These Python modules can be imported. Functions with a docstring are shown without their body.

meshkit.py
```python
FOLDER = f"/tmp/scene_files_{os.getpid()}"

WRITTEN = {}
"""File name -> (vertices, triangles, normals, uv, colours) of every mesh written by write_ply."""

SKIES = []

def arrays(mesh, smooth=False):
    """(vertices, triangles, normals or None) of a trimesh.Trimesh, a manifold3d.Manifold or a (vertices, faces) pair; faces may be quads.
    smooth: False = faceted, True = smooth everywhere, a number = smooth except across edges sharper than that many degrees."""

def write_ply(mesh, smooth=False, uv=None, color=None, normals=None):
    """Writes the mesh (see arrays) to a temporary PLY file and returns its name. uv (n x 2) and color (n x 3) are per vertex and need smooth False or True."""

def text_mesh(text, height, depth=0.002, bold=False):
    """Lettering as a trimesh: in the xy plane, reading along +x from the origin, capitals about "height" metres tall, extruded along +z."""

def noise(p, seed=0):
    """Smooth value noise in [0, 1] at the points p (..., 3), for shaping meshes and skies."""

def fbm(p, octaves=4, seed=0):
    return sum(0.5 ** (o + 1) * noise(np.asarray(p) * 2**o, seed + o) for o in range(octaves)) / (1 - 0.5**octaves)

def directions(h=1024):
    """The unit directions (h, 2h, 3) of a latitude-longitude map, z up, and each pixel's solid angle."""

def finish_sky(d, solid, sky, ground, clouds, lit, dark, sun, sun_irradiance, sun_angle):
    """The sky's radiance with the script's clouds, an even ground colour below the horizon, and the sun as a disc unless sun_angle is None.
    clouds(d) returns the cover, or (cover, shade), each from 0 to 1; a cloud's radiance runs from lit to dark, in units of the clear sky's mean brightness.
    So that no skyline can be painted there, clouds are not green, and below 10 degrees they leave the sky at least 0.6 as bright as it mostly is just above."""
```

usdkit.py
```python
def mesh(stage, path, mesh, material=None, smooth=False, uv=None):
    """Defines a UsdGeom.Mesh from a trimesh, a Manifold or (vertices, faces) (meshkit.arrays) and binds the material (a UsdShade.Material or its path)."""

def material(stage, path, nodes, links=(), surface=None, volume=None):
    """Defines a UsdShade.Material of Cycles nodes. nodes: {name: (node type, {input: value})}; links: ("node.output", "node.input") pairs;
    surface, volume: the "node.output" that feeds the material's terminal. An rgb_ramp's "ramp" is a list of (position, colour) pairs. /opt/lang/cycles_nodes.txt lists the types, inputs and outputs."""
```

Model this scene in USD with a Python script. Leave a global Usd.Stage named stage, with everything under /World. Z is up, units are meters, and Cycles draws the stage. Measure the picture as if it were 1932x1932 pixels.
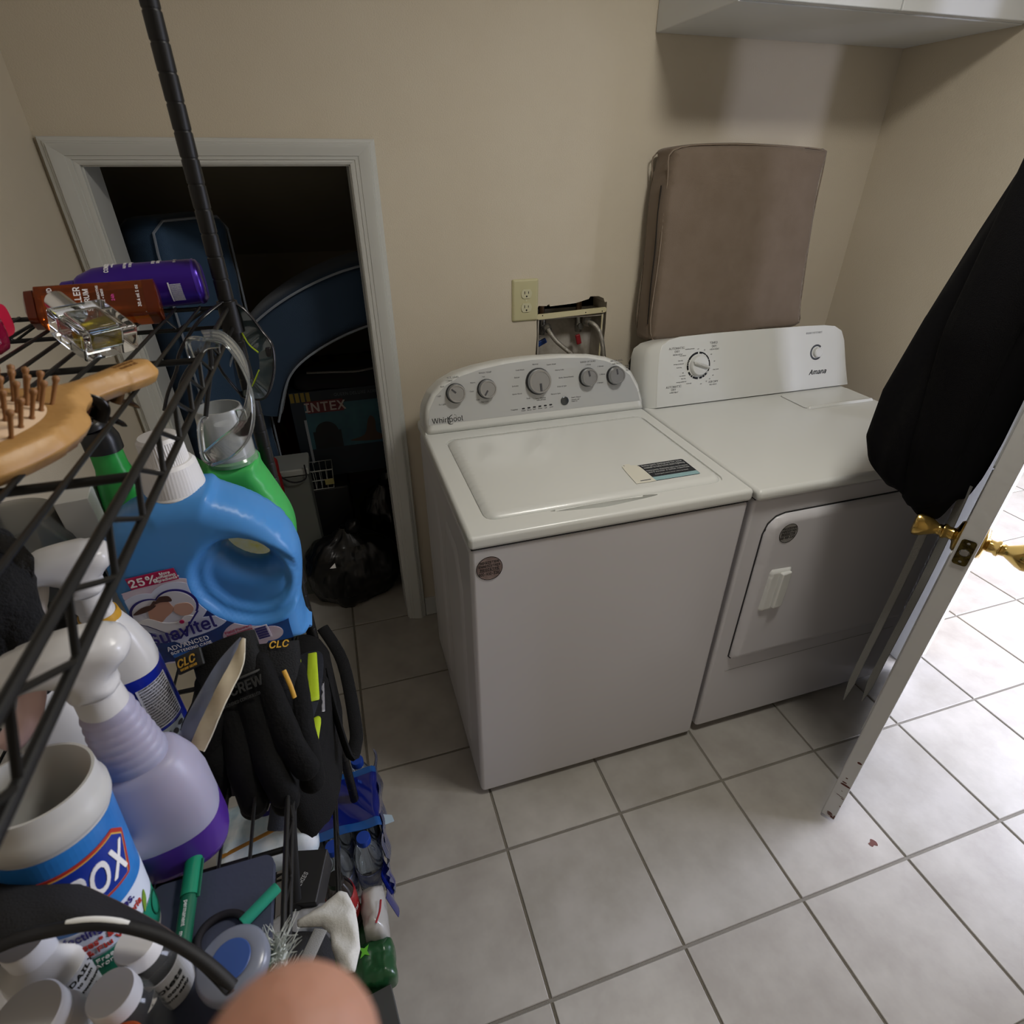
import math, random, numpy as np, trimesh, usdkit, meshkit
import manifold3d as mf
from pxr import Usd, UsdGeom, UsdLux, Gf, Sdf
from shapely.geometry import Polygon, Point, LineString, box as sbox
from shapely import affinity, contains_xy
from shapely.ops import unary_union
from scipy.spatial import Delaunay, cKDTree

stage = Usd.Stage.CreateInMemory()
UsdGeom.SetStageUpAxis(stage, UsdGeom.Tokens.z)
UsdGeom.SetStageMetersPerUnit(stage, 1.0)
UsdGeom.Xform.Define(stage, '/World'); UsdGeom.Scope.Define(stage, '/World/Looks')
rng = random.Random(7); nrng = np.random.RandomState(7)

# ---------------------------------------------------------------- camera, lights, exposure
CP = np.array([0.0, -1.7793, 1.5737]); YAW, PITCH, ROLL = 0.2990, 0.5535, -0.0024
def cam_axes():
    cy, sy, cp, sp = math.cos(YAW), math.sin(YAW), math.cos(PITCH), math.sin(PITCH)
    f = np.array([sy*cp, cy*cp, -sp]); r = np.array([cy, -sy, 0.0]); u = np.cross(r, f)
    c, s = math.cos(ROLL), math.sin(ROLL)
    return c*r+s*u, -s*r+c*u, f
CR, CU, CF = cam_axes()
cam = UsdGeom.Camera.Define(stage, '/World/camera')
m = np.eye(4); m[0, :3], m[1, :3], m[2, :3], m[3, :3] = CR, CU, -CF, CP
cam.AddTransformOp().Set(Gf.Matrix4d(m.tolist()))
FL = 24.0
cam.CreateFocalLengthAttr(FL); cam.CreateHorizontalApertureAttr(FL*1932/1057.8); cam.CreateVerticalApertureAttr(FL*1932/1057.8)
cam.CreateClippingRangeAttr(Gf.Vec2f(0.005, 60)); cam.CreateFStopAttr(FSTOP := 14.0); cam.CreateFocusDistanceAttr(1.5)
cam.CreateExposureAttr(0.4)

def xf(prim, M): UsdGeom.Xformable(prim).AddTransformOp().Set(Gf.Matrix4d(np.asarray(M, float).T.tolist()))
def look_at(p, q):
    z = np.array(p, float)-np.array(q, float); z /= np.linalg.norm(z)
    x = np.cross([0, 0, 1.0] if abs(z[2]) < .99 else [0, 1.0, 0], z); x /= np.linalg.norm(x)
    M = np.eye(4); M[:3, 0], M[:3, 1], M[:3, 2], M[:3, 3] = x, np.cross(z, x), z, p
    return M
dome = UsdLux.DomeLight.Define(stage, '/World/sky_light'); dome.CreateIntensityAttr(0.08); dome.CreateColorAttr(Gf.Vec3f(.85, .92, 1))
def rect(name, p, q, w, h, inten, col):
    l = UsdLux.RectLight.Define(stage, '/World/'+name); xf(l, look_at(p, q)); l.CreateWidthAttr(w); l.CreateHeightAttr(h)
    l.CreateIntensityAttr(inten); l.CreateColorAttr(Gf.Vec3f(*col)); return l
# daylight from the next room's two windows
rect('window_daylight', (4.52, -1.7, 1.35), (1.5, -1.2, .4), 2.4, 1.9, 14, (.74, .79, 1.0))
rect('side_window_daylight', (3.4, -4.3, 1.4), (2.2, -1.2, .9), 1.4, 1.6, 22, (.80, .82, 1.0))
# ceiling lamp of the laundry room
lamp = UsdLux.DiskLight.Define(stage, '/World/lamp_light'); xf(lamp, look_at((.85, -1.25, 2.36), (.85, -1.25, 0))); lamp.CreateRadiusAttr(.16); lamp.CreateIntensityAttr(38); lamp.CreateColorAttr(Gf.Vec3f(1, .965, .89))

# ---------------------------------------------------------------- helpers
def T(loc=(0, 0, 0), rx=0, ry=0, rz=0, s=1.0):
    a, b, c = (math.radians(v) for v in (rx, ry, rz))
    X = np.array([[1, 0, 0], [0, math.cos(a), -math.sin(a)], [0, math.sin(a), math.cos(a)]])
    Y = np.array([[math.cos(b), 0, math.sin(b)], [0, 1, 0], [-math.sin(b), 0, math.cos(b)]])
    Z = np.array([[math.cos(c), -math.sin(c), 0], [math.sin(c), math.cos(c), 0], [0, 0, 1]])
    M = np.eye(4); M[:3, :3] = Z@Y@X@np.diag(np.broadcast_to(s, 3)); M[:3, 3] = loc
    return M
def frame(o, x, y):
    """Frame at o: x along x, z = x cross y (y is made perpendicular)."""
    x = np.array(x, float); x /= np.linalg.norm(x); z = np.cross(x, np.array(y, float)); z /= np.linalg.norm(z)
    M = np.eye(4); M[:3, 0], M[:3, 1], M[:3, 2], M[:3, 3] = x, np.cross(z, x), z, o
    return M
def tm(mesh):
    if isinstance(mesh, trimesh.Trimesh): return mesh
    if hasattr(mesh, 'to_mesh'):
        q = mesh.to_mesh(); return trimesh.Trimesh(q.vert_properties[:, :3], q.tri_verts, process=False)
    return trimesh.Trimesh(np.asarray(mesh[0], float), np.asarray(mesh[1]), process=False)
def mv(mesh, M):
    mesh = tm(mesh).copy(); mesh.apply_transform(np.asarray(M, float)); return mesh
def cat(*ms):
    ms = [tm(x) for y in ms for x in (y if isinstance(y, list) else [y])]
    return trimesh.util.concatenate(ms)
used = {}
def numbered(parent, name):
    k = (parent, name); n = used.get(k, 0); used[k] = n+1
    return f'{parent}/{name}' if n == 0 else f'{parent}/{name}_{n:03d}'
def keys(p, label=None, cat=None, group=None, kind=None):
    for k, v in (('label', label), ('category', cat), ('group', group), ('kind', kind)):
        if v: p.SetCustomDataByKey(k, v)
def thing(name, label, cat, M=None, group=None):
    x = UsdGeom.Xform.Define(stage, numbered('/World', name)); xf(x, np.eye(4) if M is None else M)
    keys(x.GetPrim(), label, cat, group); return str(x.GetPath())
def part(parent, name, mesh, mat, smooth=35, label=None, kind=None):
    m = usdkit.mesh(stage, numbered(parent, name), tm(mesh), mat, smooth=smooth)
    keys(m.GetPrim(), label, None, None, kind); return str(m.GetPath())
def struct(name, mesh, mat, smooth=35): return part('/World', name, mesh, mat, smooth, kind='structure')
def copy_of(path, name, M, label, cat, group):
    x = UsdGeom.Xform.Define(stage, numbered('/World', name)); p = x.GetPrim()
    p.GetReferences().AddInternalReference(path); p.SetInstanceable(True)
    x.ClearXformOpOrder(); x.MakeMatrixXform().Set(Gf.Matrix4d(np.asarray(M, float).T.tolist())); keys(p, label, cat, group); return str(x.GetPath())

def sph(c, r, n=10):
    s = mf.Manifold.sphere(r, n); return s.translate([float(v) for v in c])
def rbox(sx, sy, sz, r=.004, c=(0, 0, 0), n=12):
    """Rounded box of full size sx, sy, sz centred at c."""
    r = min(r, sx/2.001, sy/2.001, sz/2.001)
    h = [sph([c[0]+i*(sx/2-r), c[1]+j*(sy/2-r), c[2]+k*(sz/2-r)], r, n) for i in (-1, 1) for j in (-1, 1) for k in (-1, 1)]
    return tm(mf.Manifold.batch_hull(h))
def bx(x0, x1, y0, y1, z0, z1, r=.003, n=8): return rbox(x1-x0, y1-y0, z1-z0, r, ((x0+x1)/2, (y0+y1)/2, (z0+z1)/2), n)
def cbox(x0, x1, y0, y1, z0, z1): return trimesh.creation.box(bounds=[[x0, y0, z0], [x1, y1, z1]])
def lathe(prof, n=32):
    """Revolve (r, z) points about z; ends with r = 0 close the shape."""
    prof = np.array(prof, float); a = np.arange(n)*2*math.pi/n; v = []; f = []
    v = np.concatenate([np.stack([r*np.cos(a), r*np.sin(a), np.full(n, z)], 1) for r, z in prof])
    for i in range(len(prof)-1):
        for j in range(n):
            k = (j+1) % n; q = (i*n+j, i*n+k, (i+1)*n+k, (i+1)*n+j)
            f += [[q[0], q[1], q[2]], [q[0], q[2], q[3]]]
    m = trimesh.Trimesh(v, f, process=False); m.merge_vertices(); m.update_faces(m.nondegenerate_faces())
    if m.volume < 0: m.invert()
    return m
def smooth_pts(pts, k=6, closed=False):
    p = np.array(pts, float); n = len(p); out = []
    for i in range(n if closed else n-1):
        g = (lambda j: p[j % n]) if closed else (lambda j: p[min(max(j, 0), n-1)])
        a, b, c, d = g(i-1), g(i), g(i+1), g(i+2)
        for t in np.arange(k)/k:
            out.append(.5*((2*b)+(-a+c)*t+(2*a-5*b+4*c-d)*t*t+(-a+3*b-3*c+d)*t**3))
    if not closed: out.append(p[-1])
    return np.array(out)
def tube(pts, r, n=8, closed=False, flat=None):
    """Sweep a circle (or an ellipse, flat = second radius / first) along pts."""
    p = np.array(pts, float); r = np.broadcast_to(np.asarray(r, float), (len(p),)); N = len(p)
    d = (np.roll(p, -1, 0)-np.roll(p, 1, 0)) if closed else np.gradient(p, axis=0)
    d /= np.maximum(np.linalg.norm(d, axis=1, keepdims=True), 1e-12)
    u = np.cross(d[0], [0, 0, 1.0]); u = np.cross(d[0], [0, 1.0, 0]) if np.linalg.norm(u) < .1 else u
    u /= np.linalg.norm(u); a = np.arange(n)*2*math.pi/n; V = []
    for i in range(N):
        u = u-d[i]*(u@d[i]); u /= np.linalg.norm(u); w = np.cross(d[i], u)
        V.append(p[i]+r[i]*(np.outer(np.cos(a), u)+(flat or 1)*np.outer(np.sin(a), w)))
    return loft(V, closed)
def loft(rings, closed=False, caps=True):
    R = [np.asarray(x, float) for x in rings]; n = len(R[0]); N = len(R); v = np.concatenate(R); f = []
    for i in range(N if closed else N-1):
        b = ((i+1) % N)*n
        for j in range(n):
            k = (j+1) % n; f += [[i*n+j, b+k, b+j], [i*n+j, i*n+k, b+k]]
    if not closed and caps:
        v = np.vstack([v, R[0].mean(0), R[-1].mean(0)]); c0, c1 = len(v)-2, len(v)-1
        for j in range(n):
            k = (j+1) % n; f += [[c0, k, j], [c1, (N-1)*n+j, (N-1)*n+k]]
    m = trimesh.Trimesh(v, f, process=False)
    if m.volume < 0: m.invert()
    return m
def sring(a, b, z, e=2.5, n=40, cx=0, cy=0):
    t = np.arange(n)*2*math.pi/n; c, s = np.cos(t), np.sin(t)
    return np.stack([cx+a*np.sign(c)*abs(c)**(2/e), cy+b*np.sign(s)*abs(s)**(2/e), np.full(n, z)], 1)
def polys(g): return [q for q in getattr(g, 'geoms', [g]) if q.geom_type == 'Polygon' and q.area > 1e-9]
def prism(g, h, z=0):
    """Extrude a shapely polygon from z to z + h."""
    return cat([mv(trimesh.creation.extrude_polygon(q, h, engine='earcut'), T((0, 0, z))) for q in polys(g)])
def rpoly(w, h, r, c=(0, 0), q=6): return affinity.translate(sbox(-w/2+r, -h/2+r, w/2-r, h/2-r).buffer(r, quad_segs=q), *c)
def ell(a, b, c=(0, 0), rot=0, q=12): return affinity.translate(affinity.rotate(affinity.scale(Point(0, 0).buffer(1, quad_segs=q), a, b), rot), *c)
def spoly(pts, k=6): return Polygon(smooth_pts(pts, k, True))
def pillow(poly, front, back, res=.006, seam=0):
    """A closed cushion-like solid over a polygon (holes allowed): front / back(d, x, y) heights above / below z = 0, d = distance to the edge."""
    poly = poly.buffer(0); rings = [poly.exterior, *poly.interiors]; B = []
    for k, g in enumerate(rings):
        n = max(8, int(g.length/res)); q = np.array([g.interpolate(i/n, True).coords[0] for i in range(n)]); B.append(q if g.is_ccw == (k == 0) else q[::-1])
    b = np.vstack(B); x0, y0, x1, y1 = poly.bounds
    gx, gy = np.meshgrid(np.arange(x0, x1, res), np.arange(y0, y1, res*.87)); gx[1::2] += res/2
    g = np.stack([gx.ravel(), gy.ravel()], 1); g = g[contains_xy(poly, g[:, 0], g[:, 1])]
    dense = np.vstack([np.array([q.interpolate(t).coords[0] for t in np.arange(0, q.length, res/3)]) for q in rings]); tree = cKDTree(dense)
    g = g[tree.query(g)[0] > res*.55]; P = np.vstack([b, g]); F = Delaunay(P).simplices; c = P[F].mean(1)
    F = F[contains_xy(poly, c[:, 0], c[:, 1])]
    e1, e2 = P[F[:, 1]]-P[F[:, 0]], P[F[:, 2]]-P[F[:, 0]]; ar = e1[:, 0]*e2[:, 1]-e1[:, 1]*e2[:, 0]; F = F[abs(ar) > 1e-12]; ar = ar[abs(ar) > 1e-12]
    F = np.where((ar > 0)[:, None], F, F[:, ::-1]); d = tree.query(P)[0]; d[:len(b)] = 0
    zf, zb = front(d, P[:, 0], P[:, 1]), -back(d, P[:, 0], P[:, 1]); n = len(P)
    zf = np.broadcast_to(zf, n).astype(float); zb = np.broadcast_to(zb, n).astype(float)
    v = np.vstack([np.column_stack([P, zf]), np.column_stack([P, zb])]); f = [F, F[:, ::-1]+n]; o = 0
    for q in B:                                                    # side walls (degenerate where both sheets meet)
        k = len(q); i = np.arange(o, o+k); j = np.roll(i, -1); o += k
        f += [np.stack([i, i+n, j+n], 1), np.stack([i, j+n, j], 1)]
    m = trimesh.Trimesh(v, np.vstack(f), process=False); m.merge_vertices(); m.update_faces(m.nondegenerate_faces()); return m
def rnd(h, r): return lambda d, x, y: h-r+np.sqrt(np.maximum(0, r*r-np.maximum(0, r-d)**2))
def flat(h): return lambda d, x, y: np.full_like(d, h)
def bones(bs, edge=.006, it=6, n=14):
    """One smooth body from tapered bones (p0, r0, p1, r1)."""
    S = mf.Manifold.batch_boolean([mf.Manifold.batch_hull([sph(a, ra, n), sph(b, rb, n)]) for a, ra, b, rb in bs], mf.OpType.Add)
    m = tm(S.refine_to_length(edge)); m = trimesh.Trimesh(m.vertices, m.faces, process=True)
    trimesh.smoothing.filter_taubin(m, iterations=it); return m
def chain(pts, rs): return [(pts[i], rs[i], pts[i+1], rs[i+1]) for i in range(len(pts)-1)]
import glob
from PIL import ImageFont
FONT = ImageFont.truetype(glob.glob('/opt/blender-*/*/datafiles/fonts/Inter.woff2')[0], 96); GLYPH = {}
def text(s, h, d=.0006, bold=False, anchor='c', maxw=None):
    ms, pen = [], 0.0
    for ch in s:
        if ch != ' ':
            if (ch, bold) not in GLYPH: GLYPH[ch, bold] = (meshkit.text_mesh(ch, 70, 1.0, bold), FONT.getbbox(ch, anchor='ls', stroke_width=2*bold)[0])
            g, x0 = GLYPH[ch, bold]; g = g.copy(); g.apply_translation((pen+x0, 0, 0)); ms.append(g)
        pen += FONT.getlength(ch)+2*bold
    m = trimesh.util.concatenate(ms); m.apply_transform(np.diag([h/70, h/70, d, 1])); b = m.bounds
    if maxw and b[1][0]-b[0][0] > maxw: m.apply_transform(np.diag([maxw/(b[1][0]-b[0][0]), 1, 1, 1])); b = m.bounds
    m.apply_translation([-(b[0][0]+b[1][0])/2 if anchor == 'c' else -b[0][0], -(b[0][1]+b[1][1])/2 if anchor == 'c' else 0, 0]); return m
def sheet(fn, nu, nv, th):
    P = np.array([[fn(u, v) for v in np.linspace(0, 1, nv)] for u in np.linspace(0, 1, nu)]); n = np.cross(np.gradient(P, axis=0), np.gradient(P, axis=1)); n /= np.maximum(np.linalg.norm(n, axis=2, keepdims=True), 1e-9)
    V = np.concatenate([(P+n*th/2).reshape(-1, 3), (P-n*th/2).reshape(-1, 3)]); S = nu*nv; F = []
    for i in range(nu-1):
        for j in range(nv-1):
            a, b, cc, d = i*nv+j, i*nv+j+1, (i+1)*nv+j+1, (i+1)*nv+j; F += [[a, d, cc], [a, cc, b], [S+a, S+cc, S+d], [S+a, S+b, S+cc]]
    return trimesh.Trimesh(V, F, process=False)
def shear(mesh, k):
    M = np.eye(4); M[0, 1] = k; return mv(mesh, M)
def fine(mesh, edge):
    v, f = trimesh.remesh.subdivide_to_size(mesh.vertices, mesh.faces, edge, max_iter=12); return trimesh.Trimesh(v, f, process=False)
def bend(mesh, R, edge=.004):
    """Wrap a mesh lying in xy around a vertical cylinder (axis z, facing -y): x runs round it, y becomes z, z stands off."""
    m = fine(tm(mesh), edge); v = np.array(m.vertices); a = v[:, 0]/R; r = R+v[:, 2]
    return trimesh.Trimesh(np.stack([r*np.sin(a), -r*np.cos(a), v[:, 1]], 1), m.faces, process=False)
UP = T(rx=90)                                                      # xy plane -> xz plane facing -y
def wob(mesh, amp, scale, seed=0):
    m = tm(mesh).copy(); v = np.array(m.vertices); m.vertices = v+np.array(m.vertex_normals)*((meshkit.fbm(v*scale+11.3, 3, seed)-.5)*2*amp)[:, None]; return m

def lin(h):
    c = np.array([int(h[i:i+2], 16) for i in (1, 3, 5)])/255; return np.where(c <= .04045, c/12.92, ((c+.055)/1.055)**2.4)
LK = {}
def M(name, col, rough=.5, metal=0.0, bump=None, mottle=None, spec=.5, coat=0.0, trans=0.0, ior=1.45, sss=0.0, sheen=0.0, rnd_v=0.0, thin=False):
    """A Cycles principled material. bump = (scale, distance); mottle = (second colour, scale)."""
    if name in LK: return LK[name]
    c = lin(col) if isinstance(col, str) else np.array(col, float)
    p = {'base_color': c, 'roughness': rough, 'metallic': metal, 'specular_ior_level': spec, 'ior': ior}
    if coat: p['coat_weight'] = coat; p['coat_roughness'] = .05
    if trans: p['transmission_weight'] = trans
    if sss: p['subsurface_weight'] = sss; p['subsurface_radius'] = (1, .35, .2); p['subsurface_scale'] = .01
    if sheen: p['sheen_weight'] = sheen; p['sheen_roughness'] = .4
    N = {'p': ('principled_bsdf', p)}; L = []
    if bump or mottle: N['g'] = ('texture_coordinate', {})
    if mottle:
        c2 = lin(mottle[0]) if isinstance(mottle[0], str) else np.array(mottle[0], float)
        N['n'] = ('noise_texture', {'scale': mottle[1], 'detail': 5.0, 'roughness': .6}); N['r'] = ('rgb_ramp', {'ramp': [(.35, c), (.65, c2)]})
        L += [('g.object', 'n.vector'), ('n.fac', 'r.fac'), ('r.color', 'p.base_color')]
    if rnd_v:
        N['o'] = ('object_info', {}); N['mr'] = ('map_range', {'from_min': 0.0, 'from_max': 1.0, 'to_min': 1-rnd_v, 'to_max': 1+rnd_v}); N['h'] = ('hsv', {'color': c})
        L = [l for l in L if l[1] != 'p.base_color']+[('o.random', 'mr.value'), ('mr.result', 'h.value')]+([('r.color', 'h.color')] if mottle else [])+[('h.color', 'p.base_color')]
    if bump:
        N['bn'] = ('noise_texture', {'scale': bump[0], 'detail': 3.0}); N['b'] = ('bump', {'strength': 1.0, 'distance': bump[1]})
        L += [('g.object', 'bn.vector'), ('bn.fac', 'b.height'), ('b.normal', 'p.normal')]
    LK[name] = usdkit.material(stage, '/World/Looks/'+name, N, L, surface='p.BSDF'); return LK[name]
def film(name, col, amount=.3, rough=.08):
    """Thin clear plastic: mostly see-through, tinted, glossy at grazing angles."""
    if name in LK: return LK[name]
    c = lin(col)
    LK[name] = usdkit.material(stage, '/World/Looks/'+name, {
        't': ('transparent_bsdf', {'color': np.clip(c*.6+.4, 0, 1)}), 'd': ('principled_bsdf', {'base_color': c, 'roughness': rough}), 'q': ('glossy_bsdf', {'roughness': rough, 'color': (1, 1, 1)}),
        'f': ('fresnel', {'IOR': 1.45}), 'm': ('mix_closure', {'fac': float(amount)}), 'k': ('mix_closure', {})},
        [('t.BSDF', 'm.closure1'), ('d.BSDF', 'm.closure2'), ('f.fac', 'k.fac'), ('m.closure', 'k.closure1'), ('q.BSDF', 'k.closure2')], surface='k.closure'); return LK[name]
WHITE = M('white_print', '#e8e6e4', .5); BLACK = M('black_print', '#151515', .5); INK = M('grey_print', '#4a4a4e', .5)
# ---------------------------------------------------------------- the setting
XL, XR = -.585, 1.825; HC = 2.44
WALL = M('wall_paint', '#d0c6b3', .62, bump=(260, .0006), mottle=('#cdc2ae', 3))
TRIM = M('white_trim', '#c9cac6', .38, bump=(40, .0006)); CEIL = M('ceiling_paint', '#dcd8cf', .8)
GROUT = M('grout', '#7d786e', .85, bump=(300, .001))
TILES = [M(f'floor_tile_{k}', a, .32, bump=(30, .0004), mottle=(b, 7.5), rnd_v=.03) for k, (a, b) in enumerate([('#b0aca5', '#a09b94'), ('#aca8a2', '#9d9991'), ('#b1ada6', '#a29e96')])]
fl = struct('floor', cbox(-1.2, 4.8, -4.5, 1.4, -.06, -.004), GROUT)
TS = .3375; tx0, ty0 = -.1136, -1.0
tile = mf.Manifold.batch_hull([mf.Manifold.cube([TS-.007-2*b, TS-.007-2*b, h], True).translate([0, 0, -h/2+o]) for b, h, o in ((0, .006, -.0015), (.0015, .0075, 0))])
kt = 0
for i in range(-2, 14):
    for j in range(-10, 4):
        part(fl, 'tile', mv(tile, T((tx0+(i+.5)*TS, ty0+(j+.5)*TS, 0))), TILES[(i*5+j*3+i*j) % 3], False); kt += 1
# back wall with the closet opening and the ragged hole round the water valves
OX0, OX1, OZ = -.509, .106, 1.577
hole = Polygon([(.634, .93), (.632, 1.02), (.636, 1.09), (.633, 1.172), (.64, 1.188), (.668, 1.186), (.676, 1.192), (.68, 1.184), (.72, 1.186), (.77, 1.189), (.80, 1.196), (.815, 1.199), (.82, 1.207), (.85, 1.206), (.868, 1.199), (.874, 1.186), (.882, 1.186), (.884, 1.10), (.88, 1.02), (.884, .93)])
wb = Polygon([(XL-.1, 0), (XR+.11, 0), (XR+.11, HC), (XL-.1, HC)]).difference(sbox(OX0, -.1, OX1, OZ)).difference(hole)
struct('wall_back', mv(mv(prism(wb, .11), UP), T((0, .11, 0))), WALL, False)
struct('wall_left', cbox(XL-.1, XL, -2.75, -.0, 0, HC), WALL, False)
struct('wall_right', cbox(XR, XR+.11, -.775, 0, 0, HC), WALL, False)
struct('wall_right', cbox(XR, XR+.11, -2.86, -1.62, 0, HC), WALL, False)
struct('wall_right', cbox(XR, XR+.11, -1.62, -.775, 2.06, HC), WALL, False)
struct('wall_front', cbox(XL-.1, XR, -2.86, -2.75, 0, HC), WALL, False)
struct('ceiling', cbox(-1.2, 4.8, -4.5, .11, HC, HC+.05), CEIL, False)
# the next room: far walls, the wall round its window
struct('wall_far', cat(cbox(4.6, 4.7, -.45, 1.3, 0, HC), cbox(4.6, 4.7, -4.45, -2.95, 0, HC), cbox(4.6, 4.7, -2.95, -.45, 0, .38), cbox(4.6, 4.7, -2.95, -.45, 2.32, HC)), WALL, False)
struct('wall_far', cbox(XR+.11, 4.6, 1.2, 1.3, 0, HC), WALL, False)
struct('wall_window', cat(cbox(.55, .4+.0, -4.45, -4.35, 0, HC) if False else cbox(.55, 2.7, -4.45, -4.35, 0, HC), cbox(4.1, 4.6, -4.45, -4.35, 0, HC), cbox(2.7, 4.1, -4.45, -4.35, 0, .6), cbox(2.7, 4.1, -4.45, -4.35, 2.2, HC)), WALL, False)
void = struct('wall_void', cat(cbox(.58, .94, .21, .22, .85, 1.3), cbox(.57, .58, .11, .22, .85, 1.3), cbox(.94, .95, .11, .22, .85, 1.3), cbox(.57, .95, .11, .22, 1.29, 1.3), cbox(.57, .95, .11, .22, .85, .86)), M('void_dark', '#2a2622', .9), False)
struct('wall_side', cbox(.45, .55, -4.45, -2.86, 0, HC), WALL, False)
# casing round the closet opening (mitred moulding), jambs, baseboards, door jamb
prof = [(0, 0), (0, .010), (.006, .0125), (.012, .0125), (.013, .015), (.022, .0165), (.023, .0185), (.034, .021), (.046, .0235), (.051, .0235), (.052, .020), (.056, .020), (.058, .017), (.066, .0155), (.068, .012), (.068, 0)]
def casing(z0, w0, z1, w1, way):
    rings = []
    for z, w in ((z0, w0), (z1, w1)):
        rings.append([(z, w, a, b) for a, b in prof])
    return rings
def moulding(pa, pb, out):
    """Casing strip from pa to pb (inner edge); out(k) = (dx, dz) of a point a distance k outside, at each end."""
    R = []
    for p, o in ((pa, out[0]), (pb, out[1])): R.append([(p[0]+o[0]*a, -b, p[1]+o[1]*a) for a, b in prof])
    return loft(R)
tr = struct('trim_1', moulding((OX0, OZ), (OX1, OZ), ((-1, .82), (1, .82))), TRIM, 25)
part(tr, 'side_casing', moulding((OX1, OZ), (OX1, 0), ((1, .82), (1, 0))), TRIM, 25)
part(tr, 'side_casing', moulding((OX0, 0), (OX0, OZ), ((-1, 0), (-1, .82))), TRIM, 25)
for x0, x1 in ((OX0-.012, OX0+.004), (OX1-.004, OX1+.012)): part(tr, 'jamb', bx(x0, x1, -.002, .125, 0, OZ, .001), TRIM)
part(tr, 'jamb', bx(OX0, OX1, -.002, .125, OZ-.004, OZ+.012, .001), TRIM)
def base(x0, x1, y0, y1): return cat(bx(x0, x1, y0, y1, 0, .075, .002))
struct('baseboard_back', bx(OX1+.069, XR, -.013, 0, 0, .085, .003), TRIM)
struct('baseboard_left', bx(XL, XL+.013, -2.75, -.03, 0, .085, .003), TRIM)
struct('baseboard_right', bx(XR-.013, XR, -.77, -.014, 0, .085, .003), TRIM)
dj = struct('trim_2', bx(XR-.004, XR+.114, -.79, -.775, 0, 2.06, .002), TRIM)
part(dj, 'side_casing', bx(XR-.016, XR, -.79, -.72, 0, 2.1, .004), TRIM)
# closet under the stairs: its own walls, sloping ceiling, floor is the same tile
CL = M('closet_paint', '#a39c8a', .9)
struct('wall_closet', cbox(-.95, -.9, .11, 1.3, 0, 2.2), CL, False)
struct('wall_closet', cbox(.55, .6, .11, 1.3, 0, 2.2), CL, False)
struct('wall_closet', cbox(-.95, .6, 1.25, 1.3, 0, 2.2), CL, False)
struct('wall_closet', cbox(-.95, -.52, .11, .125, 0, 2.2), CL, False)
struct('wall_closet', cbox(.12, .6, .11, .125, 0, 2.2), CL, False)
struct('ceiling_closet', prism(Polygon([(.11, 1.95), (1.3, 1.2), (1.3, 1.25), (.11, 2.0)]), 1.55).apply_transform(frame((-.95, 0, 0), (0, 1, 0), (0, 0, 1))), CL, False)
# boxed cabinet over the dryer
CABW = M('cabinet_white', '#d6d8d8', .42, bump=(60, .0005))
c = thing('wall_cabinet', 'white boxy cabinet hung high in the corner above the dryer', 'cabinet', T((.96, 0, 1.88)))
part(c, 'body', bx(0, XR-.961, -.36, -.001, 0, HC-1.882, .003), CABW)
part(c, 'door', bx(.004, .43, -.385, -.362, .002, HC-1.9, .003), CABW); part(c, 'door', bx(.434, XR-.965, -.385, -.362, .002, HC-1.9, .003), CABW)
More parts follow.
